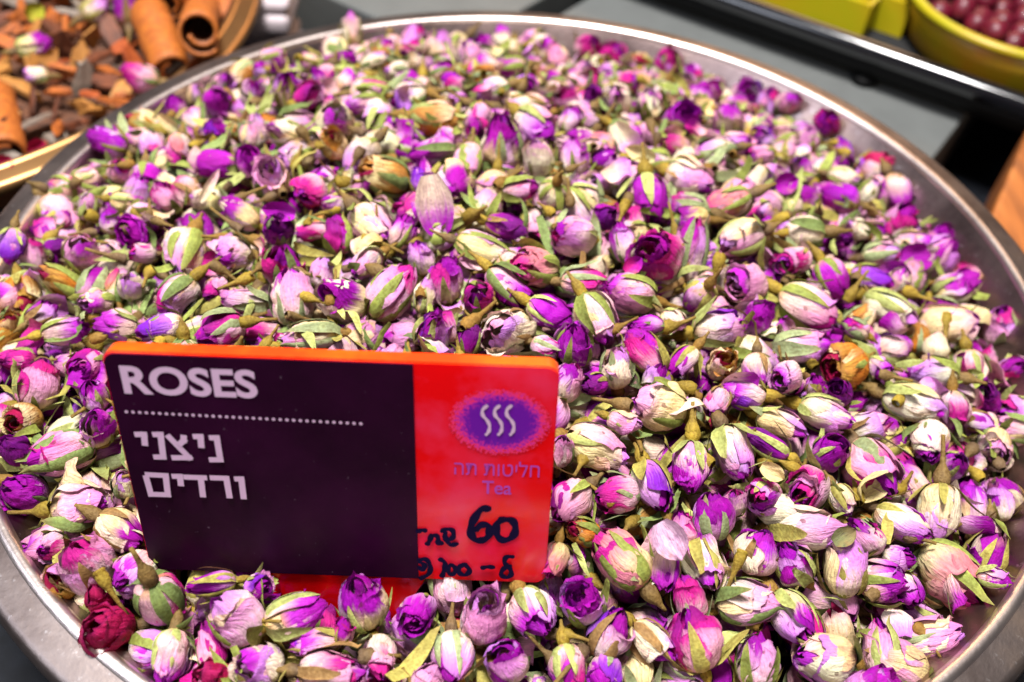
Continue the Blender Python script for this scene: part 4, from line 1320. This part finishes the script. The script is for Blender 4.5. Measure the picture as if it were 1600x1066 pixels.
# ================================================================== BARK BOWL
def bheap(x, y):
    r = math.hypot(x-BB[0], y-BB[1])/1.045; return BB[2]-0.055-0.10*(r-0.55)*(r > .55)
def chip_mesh(r, lx, ly, lz):
    n_ = int(r.integers(6, 10)); a = np.sort(r.uniform(0, 6.28, n_)); rad = r.uniform(.7, 1.1, n_)
    if n_ < 3: return None
    top = np.stack([lx*rad*np.cos(a), ly*rad*np.sin(a), lz*(1+r.normal(0, .25, n_))+0.25*lx*np.cos(a)**2*r.uniform(-.6, .6)], 1)
    bot = top*np.array([1.06, 1.06, 1])-np.array([0, 0, 2*lz])+r.normal(0, lz*.25, (n_, 3))
    bm = bmesh.new(); t = [bm.verts.new(v*S) for v in top]; b_ = [bm.verts.new(v*S) for v in bot]
    ct = bm.verts.new(Vector((0, 0, lz*1.2))*S); cb_ = bm.verts.new(Vector((0, 0, -lz*1.1))*S)
    for i in range(n_):
        j = (i+1) % n_
        bm.faces.new((t[i], t[j], ct)); bm.faces.new((b_[j], b_[i], cb_)); bm.faces.new((t[j], t[i], b_[i], b_[j]))
    bmesh.ops.recalc_face_normals(bm, faces=bm.faces)
    return bm
def bark_mat(name, a, b_):
    m, nt, b = mat_new(name); tc = N(nt, 'ShaderNodeTexCoord')
    mp = N(nt, 'ShaderNodeMapping'); mp.inputs['Scale'].default_value = (1, 4, 2); nt.links.new(tc.outputs['Object'], mp.inputs['Vector'])
    n_ = noise(nt, 120, 5, .65, mp.outputs[0]); r = ramp(nt, [(.3, a), (.65, b_)]); nt.links.new(n_.outputs[0], r.inputs[0])
    nt.links.new(r.outputs[0], b.inputs['Base Color']); b.inputs['Roughness'].default_value = .65; bump(nt, b, n_.outputs[0], .5, .001)
    return m
BK = [('orange-brown', bark_mat('orange_bark', (.16, .032, .004), (.46, .12, .012))), ('dark brown', bark_mat('dark_bark', (.03, .010, .005), (.18, .045, .012))),
      ('tan', bark_mat('tan_bark', (.22, .08, .012), (.44, .19, .035))), ('grey-brown', bark_mat('grey_bark', (.12, .09, .07), (.24, .19, .15))), ('reddish', bark_mat('red_bark', (.18, .025, .006), (.48, .10, .015)))]
br = np.random.default_rng(31)
items = []; spots = []; tries = 0
while len(spots) < 150 and tries < 9000:
    tries += 1
    px, py = br.uniform(-30, 350), br.uniform(-40, 275)
    P = at(px, py, BB[2]-0.06); rr = math.hypot(P[0]-BB[0], P[1]-BB[1])/1.045
    if rr > 0.93: continue
    if px > 215 and py < 110: continue
    P[2] = bheap(P[0], P[1])+br.uniform(-.01, .03)
    if all(np.hypot(*(P-q)[:2]) > .053 for q in spots): spots.append(P)
chips = []
for i, P in enumerate(spots):
    k = br.choice(5, p=[.36, .2, .2, .09, .15]); nm, mt = BK[k]
    bm = chip_mesh(br, br.uniform(.045, .085), br.uniform(.02, .042), br.uniform(.003, .008))
    o = bm_obj('bark_chip', bm, mt); o.location = P*S; o.rotation_euler = (br.normal(0, .6), br.normal(0, .6), br.uniform(0, 6.28))
    tag(o, None, 'bark chip', 'bark chips in the neighbouring bowl')
    px, py, _ = proj(P); zone = 'at the photo top' if py < 45 else ('in the upper bark heap' if py < 105 else ('in the middle of the bark' if py < 165 else 'nearest the bark bowl edge'))
    zone += ' far left' if px < 90 else (' centre' if px < 190 else ' by the cinnamon')
    items.append((o, f'{nm} bark chip', f'{nm} bark chips', zone, px))
label_all(items)
# bed under the chips
nr, na = 16, 64; V = []
for i in range(nr):
    for j in range(na):
        r_ = 1.045*.95*i/(nr-1); a = 2*math.pi*j/na; x, y = BB[0]+r_*math.cos(a), BB[1]+r_*math.sin(a); V.append((x*S, y*S, (bheap(x, y)-.03+.012*math.sin(9*x)*math.cos(11*y))*S))
o = mesh_obj('bark_crumbs', V, grid_faces(nr, na, 0, True), bark_mat('bark_crumb', (.02, .008, .005), (.14, .05, .02)))
tag(o, 'dark bark crumbs filling the bowl under the chips', 'crumbs', None, 'stuff')
# cinnamon quills
M_CIN = bark_mat('cinnamon', (.24, .05, .004), (.44, .125, .010)); M_CIN2 = bark_mat('cinnamon_inside', (.10, .03, .01), (.22, .07, .02))
def quill(p0_, p1_, rad, turns, label, zt=None):
    p0_, p1_ = np.array(p0_), np.array(p1_); ax = p1_-p0_; Ln = np.linalg.norm(ax); ax = ax/Ln
    nt_, nl = 40, 10; V = []
    for i in range(nl):
        for j in range(nt_):
            th = turns*2*math.pi*j/(nt_-1); r_ = rad*(1-.5*j/(nt_-1))*(1+.04*math.sin(i*1.7+j*.3)); V.append((r_*math.cos(th)*S, r_*math.sin(th)*S, Ln*i/(nl-1)*S))
    o = mesh_obj('cinnamon_stick', V, grid_faces(nl, nt_), [M_CIN, M_CIN2]); md = o.modifiers.new('thick', 'SOLIDIFY'); md.thickness = .010*S; md.offset = 0; md.material_offset = 1
    o.location = p0_*S; o.rotation_euler = frame(ax, br.uniform(0, 6)).to_euler()
    tag(o, label, 'cinnamon stick', 'cinnamon sticks in the bark bowl')
zq = BB[2]-0.02
quill(at(312, 50, zq+.13), at(325, -10, zq-.12), .058, 1.3, 'cinnamon stick showing its dark hollow end by the bark bowl rim')
quill(at(272, 112, zq-.02), at(236, 18, zq+.03), .055, 1.3, 'curved orange cinnamon stick leaning left of the hollow one')
quill(at(262, 8, zq+.05), at(286, -70, zq+.06), .05, 1.4, 'orange cinnamon stick rising behind the curved one')
quill(at(350, 40, zq-.05), at(372, -50, zq+.04), .045, 1.4, 'cinnamon stick lying along the inner rim of the bark bowl')
quill(at(12, 242, zq-.04), at(-6, 150, zq-.02), .05, 1.4, 'cinnamon stick at the left photo edge above the gold rim')
# rosebuds mixed in with the bark
for k, (px, py, ang, Lp, Wp, tone, lb) in enumerate([
        (54, 72, 20, 62, 38, 'b', 'purple rosebud with a pale base lying among the bark chips'), (150, 12, 60, 42, 36, 'p', 'pink rosebud cut by the photo top among the bark chips'),
        (219, 122, 150, 56, 42, 'm', 'magenta rosebud between the cinnamon and the bowl rim'), (200, 14, 100, 44, 40, 'd', 'dull dark rosebud beside the cinnamon at the photo top'),
        (57, 119, 170, 40, 26, 'w', 'small creamy white bud among the bark chips')]):
    r = np.random.default_rng(900+k); P = at(px, py, BB[2]-0.005); t = (P-CAM) @ FW; d = ray(px, py); dv = d/np.linalg.norm(d)
    e_ = math.cos(math.radians(ang))*RT+math.sin(math.radians(ang))*UP; e_ -= dv*(e_ @ dv); e_[2] *= .3; e_ /= np.linalg.norm(e_)
    b = build_bud(P, e_, Wp/FPX*t, Wp/FPX*t*1.45, tone, '', r); b['label'] = lb; b['group'] = 'rosebuds mixed in with the bark'
def bark_petal(px, py, lo, label, seed):
    global hit
    old = hit; hit = lambda a, b: ((at(a, b, BB[2]-.03)-CAM) @ FW)+0.0
    loose_petal(px, py, 40, 30, 26, lo, lo, .5, label, seed); hit = old
bark_petal(5, 255, CRIM*1.2, 'crimson loose petal at the left photo edge by the gold rim', 21)
bark_petal(58, 230, CRIM, 'dark crimson loose petal on the bark bowl inner wall', 22)
loose_i = bpy.data.objects
bark_petal(55, 18, C_(.40, .42, .03), 'yellow-green leaf scrap among the bark at the photo top', 23)
